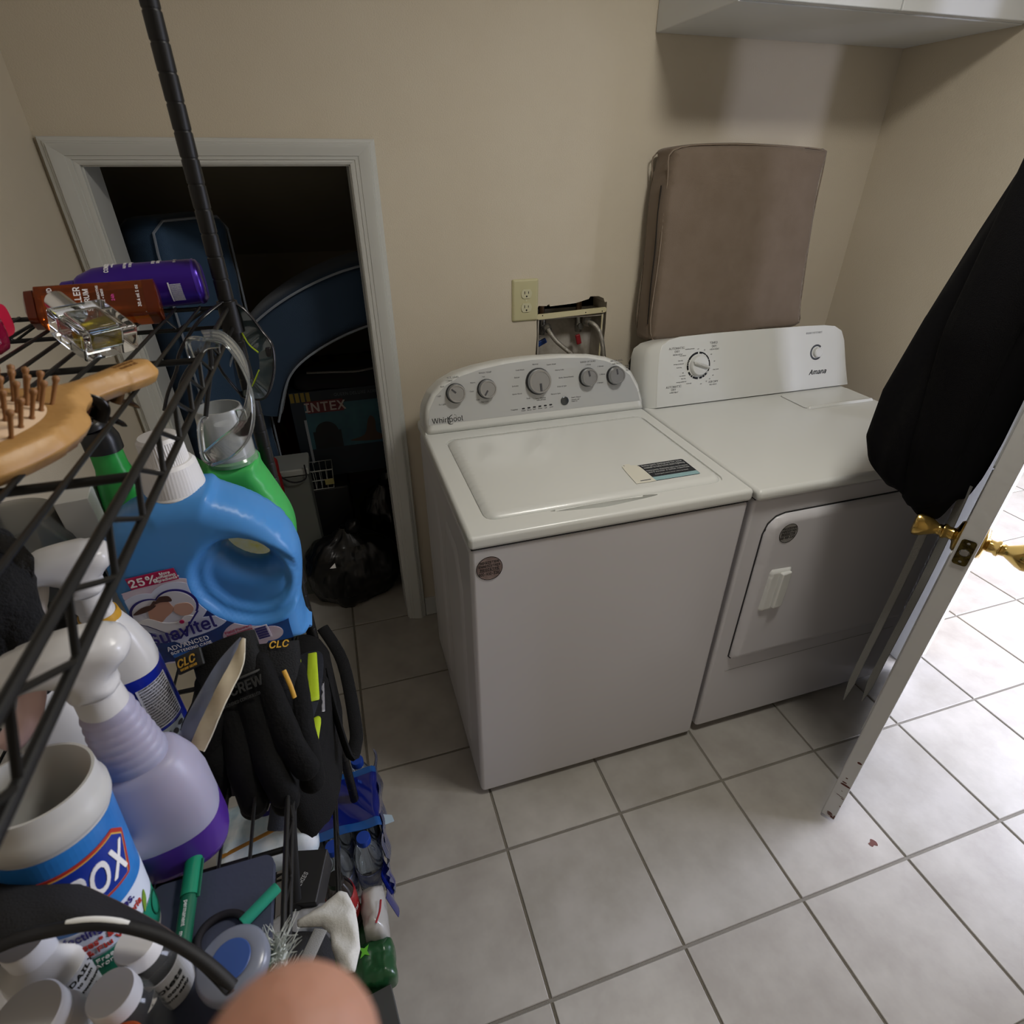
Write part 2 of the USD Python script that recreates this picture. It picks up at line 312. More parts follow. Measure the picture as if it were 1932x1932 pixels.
# ceiling lamp fitting
c = thing('ceiling_lamp', 'round white ceiling lamp in the middle of the laundry room', 'lamp', T((.85, -1.25, HC)))
part(c, 'base', lathe([(0, -.001), (.19, -.001), (.19, -.03), (0, -.03)]), CABW)
# open door at the right: free edge near the dryer, hinged at the end of the right wall
DD = frame((1.101, -1.173, .012), (.8762, .4822, 0), (-.4822, .8762, 0))   # x along the door, y to its dryer side
DOOR = M('door_paint', '#c6c6c4', .36, bump=(50, .0006)); BRASS = M('brass', '#c4a45c', .16, 1.0); CHIP = M('bare_wood_chip', '#5a2c20', .7)
DL, DT, DH = .755, .035, 2.03
d = UsdGeom.Xform.Define(stage, '/World/door_1'); xf(d, DD); keys(d.GetPrim(), kind='structure'); d = '/World/door_1'
part(d, 'slab', bx(0, DL, -DT, 0, 0, DH, .003), DOOR)
for s in (0, -DT):
    for x0, x1 in ((.11, .33), (.42, .65)):
        for z0, z1 in ((.25, .85), (1.05, 1.62), (1.72, 1.9)):
            part(d, 'panel', prism(rpoly(x1-x0, z1-z0, .01).difference(rpoly(x1-x0-.03, z1-z0-.03, .008)), .006).apply_transform(T(((x0+x1)/2, s+(.003 if s == 0 else -.003+.006), (z0+z1)/2))@UP), DOOR)
KZ = .915
def knob(sgn):
    m = lathe([(0, 0), (.032, 0), (.033, .003), (.030, .007), (.016, .010), (.013, .012), (.0125, .022), (.016, .026), (.016, .030), (.012, .033), (.0115, .040), (.017, .050), (.024, .062), (.0275, .072), (.027, .078), (.022, .0815), (0, .0825)], 36)
    return mv(m, T((.062, 0 if sgn > 0 else -DT, KZ), rx=-90 if sgn > 0 else 90))
part(d, 'knob', knob(1), BRASS, 50); part(d, 'knob', knob(-1), BRASS, 50)
lp = part(d, 'latch_plate', mv(prism(rpoly(.025, .057, .006).difference(ell(.0085, .0085)).difference(ell(.003, .003, (0, .021))).difference(ell(.003, .003, (0, -.021))), .0016), T((-.0012, -DT/2, KZ), )@frame((0, 0, 0), (0, -1, 0), (0, 0, 1))), M('aged_brass', '#6e6034', .35, 1.0, mottle=('#2c2616', 90)))
part(lp, 'bolt', mv(cat(bx(-.007, .007, -.006, .006, -.002, .0015, .001)), T((-.001, -DT/2, KZ))@frame((0, 0, 0), (0, -1, 0), (0, 0, 1))), M('worn_steel', '#a9a6a0', .3, 1.0))
chips = []
for y, z, w, h in ((-.026, .252, .010, .006), (-.017, .178, .005, .003), (-.021, .151, .021, .006), (-.017, .160, .010, .003), (-.016, .105, .008, .0012), (-.025, .103, .010, .001), (-.029, .098, .006, .0015), (-.032, .066, .004, .002), (-.018, .022, .012, .003), (-.020, .017, .014, .003), (-.022, .012, .014, .003), (-.027, .008, .009, .003), (-.031, .013, .003, .012), (-.02, .125, .003, .001)):
    q = [(w/2*math.cos(t)*(1+.35*rng.random()), h/2*math.sin(t)*(1+.5*rng.random())) for t in np.arange(9)*2*math.pi/9]
    chips.append(mv(prism(Polygon(q).buffer(0), .0004), T((-.0002, y, z))@frame((0, 0, 0), (0, -1, 0), (0, 0, 1))))
part(d, 'paint_chips', cat(chips), CHIP, False, 'dark bare spots where the paint has chipped', 'stuff')
for z in (.25, 1.02, 1.8): part(d, 'hinge', cat(mv(trimesh.creation.cylinder(.006, .09), T((DL+.006, -DT-.003, z)))), BRASS)
# a dark chip on the floor tile in front of the door
c = thing('tile_chip', 'small dark chipped spot on the pale floor tile before the door', 'chip', T((1.18, -1.282, .0002)))
part(c, 'spot', prism(spoly([(-.012, .004), (-.004, .006), (.004, .012), (.012, .002), (.008, -.008), (0, -.004), (-.008, -.006)]), .0005), CHIP, False)
# ---------------------------------------------------------------- washer
ENA = M('white_enamel', '#d8d9d5', .3, coat=.12); ENB = M('white_enamel_body', '#cccacd', .3, coat=.15); PLW = M('white_plastic', '#d8d9d6', .35)
SILV = M('silver_panel', '#c2c4c4', .38, .25); CHROME = M('brushed_knob', '#a9aaab', .38, .7); DARK = M('dark_gap', '#2c2c2e', .6); KSIDE = M('knob_skirt', '#3a3a3c', .3, .6)
W = T((.195, -.841, 0)); w = thing('washing_machine', 'white top-loading washer with silver knob panel, left of the dryer', 'washing machine', W)
WW, WD = .700, .665
part(w, 'cabinet', bx(.002, WW-.002, .006, WD, .018, .882, .012, 12), ENB)
for x in (.05, WW-.05):
    for y in (.05, WD-.05): part(w, 'foot', lathe([(0, 0), (.02, 0), (.022, .006), (.018, .02), (0, .02)], 16).apply_translation((x, y, 0)), DARK)
scoop = spoly([(.20, .052), (.32, .034), (.335, .034), (.465, .047), (.40, .059), (.28, .060)])
deck = mf.Manifold.batch_hull([sph((x, y, z), .010, 12) for x in (.010, WW-.010) for y in (.010, WD) for z in (.895, .908)])
cut = tm(prism(scoop, .03, .90)); lidw = prism(rpoly(.612, .440, .03, (.355, .276)), .03, .9135)
dm = deck-mf.Manifold(mf.Mesh(np.float32(lidw.vertices), np.uint32(lidw.faces)))
cm = trimesh.Trimesh(cut.vertices, cut.faces); cm.merge_vertices(); lidw.merge_vertices()
try:
    lw = trimesh.Trimesh(lidw.vertices, lidw.faces); lw.merge_vertices()
    dm = deck-mf.Manifold(mf.Mesh(np.float32(lw.vertices), np.uint32(lw.faces)))-mf.Manifold(mf.Mesh(np.float32(cm.vertices), np.uint32(cm.faces)))
    if dm.is_empty(): dm = deck
except Exception: dm = deck
part(w, 'top_deck', dm, ENA)
part(w, 'seam', bx(.006, WW-.006, .008, WD, .880, .887, .001), DARK)
part(w, 'handle_recess', prism(scoop, .002, .8875), M('scoop_shade', '#8e8e8c', .5))
lid = part(w, 'lid', pillow(rpoly(.602, .430, .026, (.355, .277)), rnd(.012, .008), flat(0), .012).apply_translation((0, 0, .912)), ENA, 50)
LZ = .9242
st = part(w, 'lid_label', prism(rpoly(.158, .086, .006, (.535, .142)), .0006, LZ), M('label_navy', '#22262c', .4))
part(st, 'label_band', prism(sbox(.457, .1, .613, .117), .0004, LZ+.0006), M('label_teal', '#8fb0b4', .5))
part(st, 'printed_bottle', prism(spoly([(.437, .105), (.443, .185), (.452, .189), (.452, .197), (.468, .197), (.468, .189), (.486, .178), (.489, .105), (.486, .098), (.44, .098)], 4), .0006, LZ+.0008), M('label_bottle', '#d9d6c8', .5))
tt = [mv(text(s, h, .0004, maxw=.115), T((.55, y, LZ+.0008))) for s, h, y in (('Detergent designed for your', .0075, .176), ('washer to help boost stain fighting', .0075, .165), ('Detergente disenado para su lavadora', .006, .150), ('para ayudar a quitar manchas', .006, .141), ('Detergent concu pour votre laveuse', .004, .128))]
part(st, 'lettering', cat(tt), M('label_text', '#b9bcbc', .5), False)
part(st, 'bottle_stripe', cat(prism(sbox(.452, .106, .48, .109), .0003, LZ+.0015)), INK, False)
# console: arched board leaning back, silver face, knobs
CT = T((0, .553, .914))@T(rx=90-15)                                   # local: x along, y up the face, z towards the viewer
arch = [(.006, 0), (.006, .05), (.014, .085), (.035, .120), (.07, .148), (.115, .168), (.175, .181), (.25, .190), (.336, .194), (.43, .192), (.515, .185), (.573, .172), (.622, .152), (.660, .121), (.684, .078), (.696, .030), (.699, 0)]
face = Polygon(arch); inner = Polygon([(.017, .030)]+[(.35+(x-.35)*.968, y-.011) for x, y in arch[1:-1] if y > .045]+[(.683, .030)])
back = pillow(face, rnd(.014, .012), flat(.085), .01); part(w, 'console', mv(back, CT), ENA, 50)
part(w, 'control_panel', mv(prism(inner, .0012, .0135), CT), SILV)
def dial(x, y, r, ang, big=False):
    k = part(w, 'knob', mv(lathe([(0, 0), (r*1.04, 0), (r*1.04, .006), (r, .010), (r*.985, .020), (r*.93, .0235), (r*.80, .0235), (r*.78, .0225), (0, .0225)], 40), CT@T((x, y, .0147))), CHROME, 40)
    part(k, 'skirt', mv(lathe([(r*1.05, 0), (r*1.10, 0), (r*1.10, .004), (r*1.03, .009)], 40), CT@T((x, y, .0147))), KSIDE)
    part(k, 'pointer', mv(cbox(-r*.09, r*.09, r*.15, r*.88, .0226, .0236), CT@T((x, y, .0147))@T(rz=-ang)), INK, False)
    part(k, 'rim', mv(lathe([(r*.80, .0232), (r*.80, .0242), (r*.93, .0242), (r*.93, .0232)], 40), CT@T((x, y, .0147))), M('bright_rim', '#b4b4b4', .35, .8))
for a in ((.103, .112, .0255, -48), (.194, .115, .0255, 215), (.351, .121, .035, 178, 1), (.508, .118, .0255, -14), (.598, .1145, .0255, -8)): dial(*a)
part(w, 'start_button', mv(lathe([(0, 0), (.0125, 0), (.0125, .003), (.010, .0045), (0, .005)], 24), CT@T((.431, .056, .0147))), M('dark_button', '#55585a', .25, .6))
for k in range(6): part(w, 'status_light', mv(prism(rpoly(.009, .004, .0018), .0008), CT@T((.300+.0172*k, .047+.0004*k, .0147))), DARK, False)
lt = []
def put(s, x, y, h=.0048, bold=False): lt.append(mv(text(s, h, .0003, bold), CT@T((x, y, .0148))))
for s, x, y in (('SOIL LEVEL', .100, .1565), ('WASH TEMP', .194, .1605), ('RINSE OPTIONS', .512, .163), ('WATER LEVEL', .606, .158)): put(s, x, y, .0045)
for s, x, y in (('Heavy', .09, .148), ('Med', .067, .134), ('Light', .055, .108), ('Ex Light', .062, .084), ('Hot', .188, .1495), ('Warm', .155, .136), ('Cool', .150, .112), ('Cold', .165, .087), ('Tap Cold', .185, .079), ('Normal', .346, .170), ('Cold Wash', .298, .158), ('Casual', .287, .138), ('Delicate', .280, .114), ('Quick Wash', .284, .091), ('Soak', .318, .075), ('Clean Washer', .355, .072), ('with affresh', .357, .0665), ('Super Wash', .395, .165), ('Heavy Duty', .420, .147), ('Bulky Items/Sheets', .440, .124), ('Drain & Spin', .425, .099), ('Rinse & Spin', .404, .079), ('1 Rinse', .512, .154), ('2 Rinses', .552, .146), ('1 Rinse', .557, .122), ('2 Rinses', .549, .098), ('Auto Sensing', .607, .149), ('Deep', .640, .140), ('Water', .643, .1335), ('Wash', .643, .127), ('Progress', .272, .046), ('Wash', .300, .041), ('Rinse', .318, .0412), ('Spin', .334, .0416), ('Done', .352, .042), ('Lid', .370, .0422), ('Lock', .388, .0426), ('Start / Pause', .468, .063), ('Unlock Lid', .466, .0565), ('Hold 3s', .463, .0515)): put(s, x, y, .0038)
part(w, 'lettering', cat(lt), INK, False, kind='stuff')
lg = part(w, 'logo', mv(text('Whirlpool', .0145, .0006), CT@T((.072, .039, .0148))), M('logo_ink', '#26282b', .4), False)
part(lg, 'logo_ring', mv(prism(affinity.skew(ell(.0125, .0145, (0, 0), -35).difference(ell(.0110, .0133, (.0012, 0), -35)), 12).difference(sbox(.002, -.03, .0075, .03)), .0005), CT@T((.085, .040, .0149))), M('logo_ink', '#26282b'), False)
def round_sticker(par, C, r, col, rim):
    s = part(par, 'round_sticker', mv(prism(ell(r, r*1.06), .0006), C), M('sticker_'+col[1:], col, .35, .45, mottle=(rim, 30)))
    part(s, 'sticker_rim', mv(prism(ell(r, r*1.06).difference(ell(r*.96, r*1.02)), .0004, .0006), C), BLACK, False)
    part(s, 'sticker_text', cat([mv(text(q, h, .0003, True, maxw=1.65*r), C@T((0, y*r, .0007))) for q, h, y in (('REGISTER', .0062, .56), ('ENREGISTRER', .0062, .25), ('REGISTRE', .0062, -.06), ('800-900-3381', .0075, -.48))]+[mv(prism(sbox(-.8*r, -.25*r, .8*r, -.22*r), .0003), C@T((0, 0, .0007)))]), BLACK, False)
round_sticker(w, T((.0445, .0056, .829), rx=90), .0295, '#a2918c', '#7d6a66')
for y0, y1, z0, z1 in ((.10, .33, .10, .80), (.37, .60, .10, .80)):      # pressed panels of the left side
    part(w, 'side_emboss', mv(pillow(Polygon([(y0+.02, z0), (y1-.02, z0), (y1, z0+.06), (y1, z1-.1), (y1-.05, z1), (y0+.05, z1), (y0, z1-.1), (y0, z0+.06)]), rnd(.005, .005), flat(0), .02), T((.003, 0, 0))@frame((0, 0, 0), (0, 1, 0), (0, 0, 1))@np.diag([1, 1, -1, 1.])), ENB, 50)
# ---------------------------------------------------------------- dryer
DX = T((.906, -.838, 0)); d = thing('dryer', 'white front-loading dryer in the corner, right of the washer', 'dryer', DX); DW, DDp = .772, .70
part(d, 'cabinet', bx(.004, DW-.004, .008, DDp, .03, .878, .010, 12), ENB)
for x in (.05, DW-.05):
    for y in (.06, DDp-.05): part(d, 'foot', lathe([(0, 0), (.018, 0), (.02, .006), (.015, .035), (0, .035)], 16).apply_translation((x, y, 0)), DARK)
part(d, 'top', tm(mf.Manifold.batch_hull([sph((x, y, z), .011, 12) for x in (.011, DW-.011) for y in (.003, DDp) for z in (.892, .901)])), ENA)
part(d, 'seam', bx(.010, DW-.010, .012, DDp, .875, .883, .001), DARK)
part(d, 'front_gap', mv(prism(rpoly(.652, .490, .05, (.385, .574)), .003), T((0, .0075, 0))@UP), DARK)
dp = Polygon([(.058, .335), (.058, .77), (.066, .80), (.085, .818), (.11, .824), (.655, .824), (.69, .815), (.708, .79), (.708, .335), (.70, .326), (.066, .326)])
dr = part(d, 'door', mv(pillow(dp, rnd(.016, .011), flat(0), .014), T((0, .006, 0))@UP), ENB, 50)
part(dr, 'door_seam', mv(prism(dp.buffer(.0035).difference(dp.buffer(-.001)), .0012), T((0, .0075, 0))@UP), DARK, False)
hd = pillow(Polygon([(.097, .52), (.100, .650), (.106, .657), (.168, .653), (.170, .535), (.166, .515), (.102, .513)]), rnd(.008, .006), flat(0), .006)
h = part(dr, 'handle', mv(hd, T((0, -.009, 0))@UP), PLW, 50)
part(h, 'grip', tm(mf.Manifold.batch_hull([sph((x, y, z), .005) for x, y in ((.134, -.014), (.136, -.022), (.160, -.019)) for z in (.53, .642)])), ENA, 50)
part(d, 'toe_line', mv(prism(sbox(.06, .268, .71, .270), .001), T((0, .0082, 0))@UP), M('faint_line', '#a9a9a8', .5), False)
round_sticker(d, T((.122, -.0102, .771), rx=90), .0275, '#b3b1ad', '#98948e')
lint = part(d, 'lint_lid', prism(rpoly(.27, .115, .008, (.625, .462)), .0025, .9115), ENA)
part(lint, 'finger_pull', pillow(rpoly(.26, .016, .007, (.625, .40)), rnd(.007, .007), flat(0), .004).apply_translation((0, 0, .9125)), ENA, 50)
part(lint, 'lid_seam', prism(rpoly(.276, .121, .01, (.625, .462)).difference(rpoly(.268, .113, .008, (.625, .462))), .0006, .9116), M('lid_seam', '#8f8f8d', .6), False)
CD = T((0, .552, .912))@T(rx=90-15)
df = Polygon([(.030, 0), (.034, .10), (.040, .165), (.050, .190), (.075, .205), (.115, .212), (.24, .214), (.42, .213), (.58, .211), (.67, .208), (.712, .202), (.742, .185), (.757, .152), (.775, .06), (.79, 0)])
rb = np.array(df.exterior.coords)[:-1]; rb2 = rb.copy(); rb2[:, 0] = np.where(rb[:, 0] < .2, rb[:, 0]-.034, rb[:, 0]); rb2[:, 1] *= .975
if not df.exterior.is_ccw: rb, rb2 = rb[::-1], rb2[::-1]
def r3(q, z, s=1.0):
    c = np.array([.40, .10]); q = c+(q-c)*s; return np.column_stack([q, np.full(len(q), z)])
con = loft([r3(rb2, -.10), r3(rb2, -.02), r3(.5*rb+.5*rb2, .0), r3(rb, .010), r3(rb, .013, .996), r3(rb, .0145, .988)])
part(d, 'console', mv(con, CD), ENA, 40)
kx, ky, kr = .182, .119, .030
part(d, 'knob', mv(lathe([(0, 0), (kr*1.08, 0), (kr*1.04, .006), (kr*.98, .012), (kr*.9, .014), (0, .015)], 36), CD@T((kx, ky, .0145))), PLW, 40)
part(d, 'knob_grip', mv(pillow(spoly([(-.027, .011), (-.022, .014), (.02, .000), (.029, -.008), (.026, -.012), (-.02, .004)]), rnd(.014, .005), flat(0), .004), CD@T((kx, ky, .026))), M('grip_white', '#c9c9c4', .4), 50)
def arc(x, y, r0, r1, a0, a1):
    t = np.radians(np.linspace(a0, a1, 24)); return Polygon([(x+r1*math.cos(a), y+r1*math.sin(a)) for a in t]+[(x+r0*math.cos(a), y+r0*math.sin(a)) for a in t[::-1]])
part(d, 'dial_ring', mv(prism(unary_union([arc(kx, ky, .0365, .0425, *q) for q in ((94, 150), (152, 158), (160, 164), (166, 172), (174, 196), (206, 224), (227, 236), (239, 268), (276, 290), (293, 304), (307, 318))]+[arc(kx, ky, .0385, .0425, *q) for q in ((330, 382), (384, 408), (410, 440))]+[arc(kx, ky, .0365, .0425, 72, 86)]), .0004, .0146), CD), BLACK, False)
sx, sy = .640, .122
part(d, 'start_knob', mv(lathe([(0, 0), (.0165, 0), (.016, .008), (.013, .011), (0, .011)], 28), CD@T((sx+.003, sy-.001, .0145))), PLW, 40)
part(d, 'dial_ring', mv(prism(arc(sx, sy, .0195, .0255, 45, 312), .0004, .0146), CD), M('ring_grey', '#3e4244', .5), False)
lt = []
for s, x, y, h in (('AUTOMATIC', .103, .178, .0065), ('DRY', .105, .168, .0065), ('HIGH HEAT', .107, .1585, .0045), ('TIMED', .236, .185, .0065), ('DRY', .238, .174, .0065), ('HIGH HEAT', .240, .165, .0045), ('AUTOMATIC', .093, .061, .0065), ('DRY', .093, .052, .0065), ('LOW HEAT', .094, .043, .0045), ('AIR DRY', .238, .064, .0065), ('NO HEAT', .238, .055, .0045), ('PUSH TO START', .625, .186, .006)):
    lt.append(mv(text(s, h, .0003), CD@T((x, y, .0147))))
for s, x, y in (('wrinkle prevent', .150, .172), ('off', .180, .170), ('70', .203, .165), ('60', .228, .150), ('40', .240, .128), ('cool down', .246, .102), ('off', .236, .084), ('30', .224, .074), ('20', .212, .067), ('off', .192, .061), ('cool down', .125, .154), ('less dry', .117, .139), ('energy preferred', .110, .129), ('more dry', .112, .118), ('off', .126, .101), ('cool down', .124, .092), ('less dry', .128, .083), ('energy preferred', .120, .073), ('more dry', .148, .066)): lt.append(mv(text(s, .0033, .0003), CD@T((x, y, .0147))))
part(d, 'lettering', cat(lt), INK, False, kind='stuff')
part(d, 'logo', mv(shear(text('Amana', .0155, .0006, True), .3), CD@T((.653, .057, .0147))), BLACK, False)
# ---------------------------------------------------------------- cushion on the dryer, outlet, valve box, hoses
TAUPE = M('taupe_fabric', '#7d6e60', .9, bump=(500, .0006), mottle=('#776859', 14), sheen=.2); TSEAM = M('taupe_seam', '#867869', .9); ZIP = M('zip_dark', '#241f1b', .7)
CU = T((1.275, -.092, 1.083))@T(rx=-2.5); c = thing('seat_cushion', 'taupe box cushion leaning on the wall on top of the dryer', 'cushion', CU)
cp = spoly([(-.30, .02), (-.297, .20), (-.30, .40), (-.285, .505), (-.27, .535), (-.1, .545), (.1, .54), (.22, .532), (.252, .524), (.250, .45), (.262, .25), (.285, .05), (.278, .005), (.1, -.005), (-.15, -.008), (-.285, -.005)], 5)
cm = pillow(cp, lambda d, x, y: rnd(.055, .02)(d, x, y)+.012*np.sin(np.clip(d/.12, 0, 1)*math.pi/2)+.0035*np.sin(y*23+x*5)*np.exp(-d/.06)+.003*np.sin(x*31)*np.exp(-abs(y-.0)/.08), rnd(.055, .02), .010)
part(c, 'body', mv(cm, UP), TAUPE, 60)
ex = smooth_pts(np.array(affinity.scale(cp, .985, .985).exterior.coords)[::6][:-1], 4, True)
for z in (.046, -.044): part(c, 'piping', mv(tube([(x, y, z) for x, y in ex], .0022, 6, True), UP), TSEAM)
part(c, 'zip', mv(tube([(-.3005, y, .028+.002*math.sin(y*30)) for y in np.linspace(.05, .44, 12)], .0022, 6), UP), ZIP)
IV = M('ivory_plastic', '#c3bd95', .4); IV2 = M('ivory_socket', '#cbc7a6', .35)
c = thing('wall_outlet', 'ivory duplex power outlet on the wall left of the water valves', 'outlet', T((.593, -.0005, 1.208)))
part(c, 'plate', mv(pillow(rpoly(.088, .128, .004), rnd(.006, .005), flat(0), .004), UP), IV, 50)
for z in (.021, -.021):
    s = part(c, 'socket', mv(prism(ell(.0175, .0175).intersection(sbox(-.02, -.0135, .02, .0135)), .003, .0055), T((.003, 0, z))@UP), IV2)
    part(s, 'slot', mv(prism(unary_union([sbox(-.0075, -.001, -.0052, .0075), sbox(.0052, .000, .0072, .0068), ell(.0026, .0026, (0, -.0075))]), .0008, .0080), T((.003, 0, z))@UP), BLACK, False)
part(c, 'screw', mv(lathe([(0, 0), (.003, 0), (.0025, .0012), (0, .0014)], 12), T((.003, -.0055, 0), rx=90)), IV2)
BOXW = M('valve_box_white', '#b9b4ac', .5, mottle=('#9f988c', 20)); CREAM = M('cream_flange', '#d2c9a2', .45); PIPE = M('copper_pipe', '#7d6450', .4, .8); HOSE = M('braided_steel', '#a8a49c', .32, .85, bump=(900, .0012)); NUT = M('nut_metal', '#8f8d88', .3, .9)
c = thing('washer_valve_box', 'recessed water valve box in the ragged wall hole behind the washer', 'valve box', T((.757, 0, 1.09)))
part(c, 'back_panel', bx(-.118, .118, .085, .09, -.16, .068, .001), BOXW)
part(c, 'side_panel', bx(-.118, -.113, .002, .09, -.16, .068, .001), BOXW); part(c, 'side_panel', bx(.113, .118, .002, .09, -.16, .068, .001), BOXW)
fr = part(c, 'top_flange', mv(prism(rpoly(.246, .017, .006), .004), T((0, .0, .068), ry=-2)@UP), CREAM)
part(fr, 'screw', cat([mv(lathe([(0, 0), (.002, 0), (0, .001)], 10), T((x, -.0045, .068), rx=90)) for x in (-.104, .048, .108)]), BLACK)
part(c, 'side_flange', bx(.108, .113, -.004, .0, -.16, .058, .001), CREAM)
part(c, 'top_panel', bx(-.115, .115, .004, .088, .052, .056, .001), BOXW)
for x, nm in ((-.088, 'cold_pipe'), (.046, 'hot_pipe')): part(c, 'pipe', tube([(x, .05, .20), (x, .05, .05)], .010, 12), PIPE)
BL, RD = M('valve_blue', '#24407e', .4), M('valve_red', '#8e1f26', .4)
for x, mat, nm in ((-.088, BL, 'cold'), (.046, RD, 'hot')):
    v = part(c, 'valve', cat(lathe([(0, -.035), (.011, -.035), (.013, -.02), (.013, .012), (.010, .03), (0, .03)], 16).apply_translation((x, .045, .03)), mv(lathe([(0, 0), (.010, 0), (.010, .03), (0, .03)], 14), T((x, .05, .012), rx=80))), NUT)
    part(v, 'valve_handle', mv(rbox(.034, .010, .017, .003), T((x-.004, .03, -.028), rz=0, ry=-25 if nm == 'cold' else 75)), mat, label='blue cold tap lever' if nm == 'cold' else 'red hot tap lever')
def hose(name, label, pts):
    c = thing(name, label, 'hose', T(pts[0])); P = smooth_pts(np.array(pts)-pts[0], 8)
    part(c, 'braid', tube(P, .0075, 12), HOSE); d = P[1]-P[0]
    for k in (0,): part(c, 'hose_nut', mv(lathe([(0, 0), (.014, 0), (.0145, .005), (.012, .018), (0, .018)], 20), frame(P[0]-d*.2, np.cross(d, [0, 0, 1.0])+1e-6, np.cross(d, np.cross(d, [0, 0, 1.0])))), NUT)
hose('water_hose', 'braided steel hose on the blue cold valve, running down to the right', [(.672, .008, 1.118), (.676, -.016, 1.105), (.695, -.03, 1.078), (.735, -.05, 1.043), (.775, -.06, 1.005), (.80, -.065, .93)])
hose('water_hose', 'braided steel hose on the red hot valve, curving straight down', [(.815, .008, 1.125), (.828, -.020, 1.123), (.845, -.036, 1.10), (.855, -.046, 1.06), (.862, -.055, 1.00), (.862, -.06, .93)])
c = thing('power_plug', 'black knob-ended plug poking up between washer and dryer', 'plug', T((.944, -.10, .985), ry=20))
part(c, 'head', cat(rbox(.030, .022, .030, .007, (0, 0, .022))), M('black_rubber', '#161616', .5)); part(c, 'stem', lathe([(0, -.10), (.007, -.10), (.009, .0), (.012, .012), (0, .012)], 14), M('black_rubber', '#161616'))
# ---------------------------------------------------------------- black wire rack along the left wall
RK = M('black_powder_coat', '#0d0c0a', .45, spec=.4); RX0, RX1, RY0, RY1 = -.486, -.126, -1.872, -.958
S1, S2, S3, S4 = 1.424, 1.0075, .669, .132                          # top of the wires of each shelf
r = thing('wire_rack', 'tall black wire shelving rack crammed with household things beside the closet', 'shelving rack')
for x, y in ((RX1, RY1), (RX0, RY1), (RX1, RY0), (RX0, RY0)):
    pr = [(0, .0), (.012, .0), (.0125, .012), (.0095, .016)]; z = .03
    while z < 1.83:
        pr += [(.0095, z), (.0086, z+.0012), (.0086, z+.0024), (.0095, z+.0036)]; z += .0254
    p = part(r, 'post', lathe(pr+[(.0095, 1.84), (0, 1.845)], 20).apply_translation((x, y, 0)), RK, 50)
    for zs in (S1, S2, S3, S4): part(p, 'collar', lathe([(.0096, zs-.034), (.0135, zs-.034), (.0122, zs+.004), (.0096, zs+.004)], 20).apply_translation((x, y, 0)), RK)
def rod(a, b, q=.0026, n=8): return tube([a, b], q, n)
ZS = .0586
for zs in (S1, S2, S3, S4):
    zr = zs-.0036; zl = zr-.024; fr = []
    c = [(RX1, RY1), (RX0, RY1), (RX0, RY0), (RX1, RY0)]
    for k in range(4):
        (xa, ya), (xb, yb) = c[k], c[(k+1) % 4]; q = .0027
        L = math.hypot(xb-xa, yb-ya); ux, uy = (xb-xa)/L, (yb-ya)/L
        a, b = (xa+ux*.012, ya+uy*.012), (xb-ux*.012, yb-uy*.012)
        fr += [rod((*a, zr), (*b, zr), q), rod((*a, zl), (*b, zl), q)]
        n = int((L-.06)/ZS); o = (-1.234-ya) % ZS if k in (3,) else .03
        pts = []
        for i in range(n):
            t = .024+i*ZS
            if k == 3: t = (ZS-((1.234-1.872+5*ZS*40) % ZS))+i*ZS if False else .0325+i*ZS
            if t+.041 > L-.015: break
            pts += [(xa+ux*t, ya+uy*t, zr), (xa+ux*(t+.041), ya+uy*(t+.041), zl)]
        fr.append(tube(pts, .0019, 6))
    sh = part(r, 'shelf', cat(fr), RK, 50)
    for y in (-1.185, -1.43, -1.66): part(sh, 'crossbar', rod((RX0, y, zs-.0075), (RX1, y, zs-.0075), .0031), RK, 50)
    x = RX1-.0325
    while x > RX0+.01:
        part(sh, 'wire', rod((x, RY0, zs-.0017), (x, RY1+.001, zs-.0017), .0018, 6), RK, 50); x -= .0277
# ---------------------------------------------------------------- things on the top shelf
CLEARG = M('clear_glass', '#f2f4f2', .02, trans=1.0, ior=1.47); STEEL = M('polished_steel', '#d2d2d2', .12, 1.0)
def along(base, top, up=(0, 0, 1)):
    """Frame at base with z towards top."""
    z = np.array(top, float)-base; z /= np.linalg.norm(z); u = np.array(up, float); y = np.cross(z, np.cross(u, z)); y = y if np.linalg.norm(y) > .05 else np.cross(z, [1.0, 0, 0])
    y /= np.linalg.norm(y); Mx = np.eye(4); Mx[:3, 0], Mx[:3, 1], Mx[:3, 2], Mx[:3, 3] = np.cross(y, z), y, z, base
    return Mx                                                        # y of the frame is the side nearest 'up'
PURP = M('purple_metallic', '#3a1a86', .28, .45); PURP2 = M('purple_cap', '#32157a', .3, .3)
# purple bottle lying along the far edge
F = along((-.148, -.942, S1+.0265), (-.33, -.955, S1+.0225)); c = thing('conditioner_bottle', 'shiny purple conditioner bottle lying along the far edge of the top shelf', 'bottle', F)
part(c, 'body', lathe([(0, 0), (.020, 0), (.0255, .004), (.0262, .012), (.0262, .085), (.0235, .115), (.017, .132), (.014, .136), (0, .136)], 40), PURP, 50)
part(c, 'cap', lathe([(0, .137), (.0125, .137), (.0115, .150), (.010, .152), (0, .152)], 32), PURP2, 50)
part(c, 'bottom_edge', lathe([(.0263, .006), (.0266, .0075), (.0263, .009)], 40), M('purple_edge', '#5a3ac0', .2, .5))
tx = [('PURPLE', .0052, .105, 1), ('CONDITIONER', .0045, .098, 1), ('moisture repair', .0022, .092, 0), ('REPAIRS HAIR', .003, .079, 0), ('FOR BLONDE', .003, .073, 0), ('PURIFY', .0034, .049, 1), ('REPAIR', .0034, .0435, 1), ('8.4 FL OZ', .003, .026, 0)]
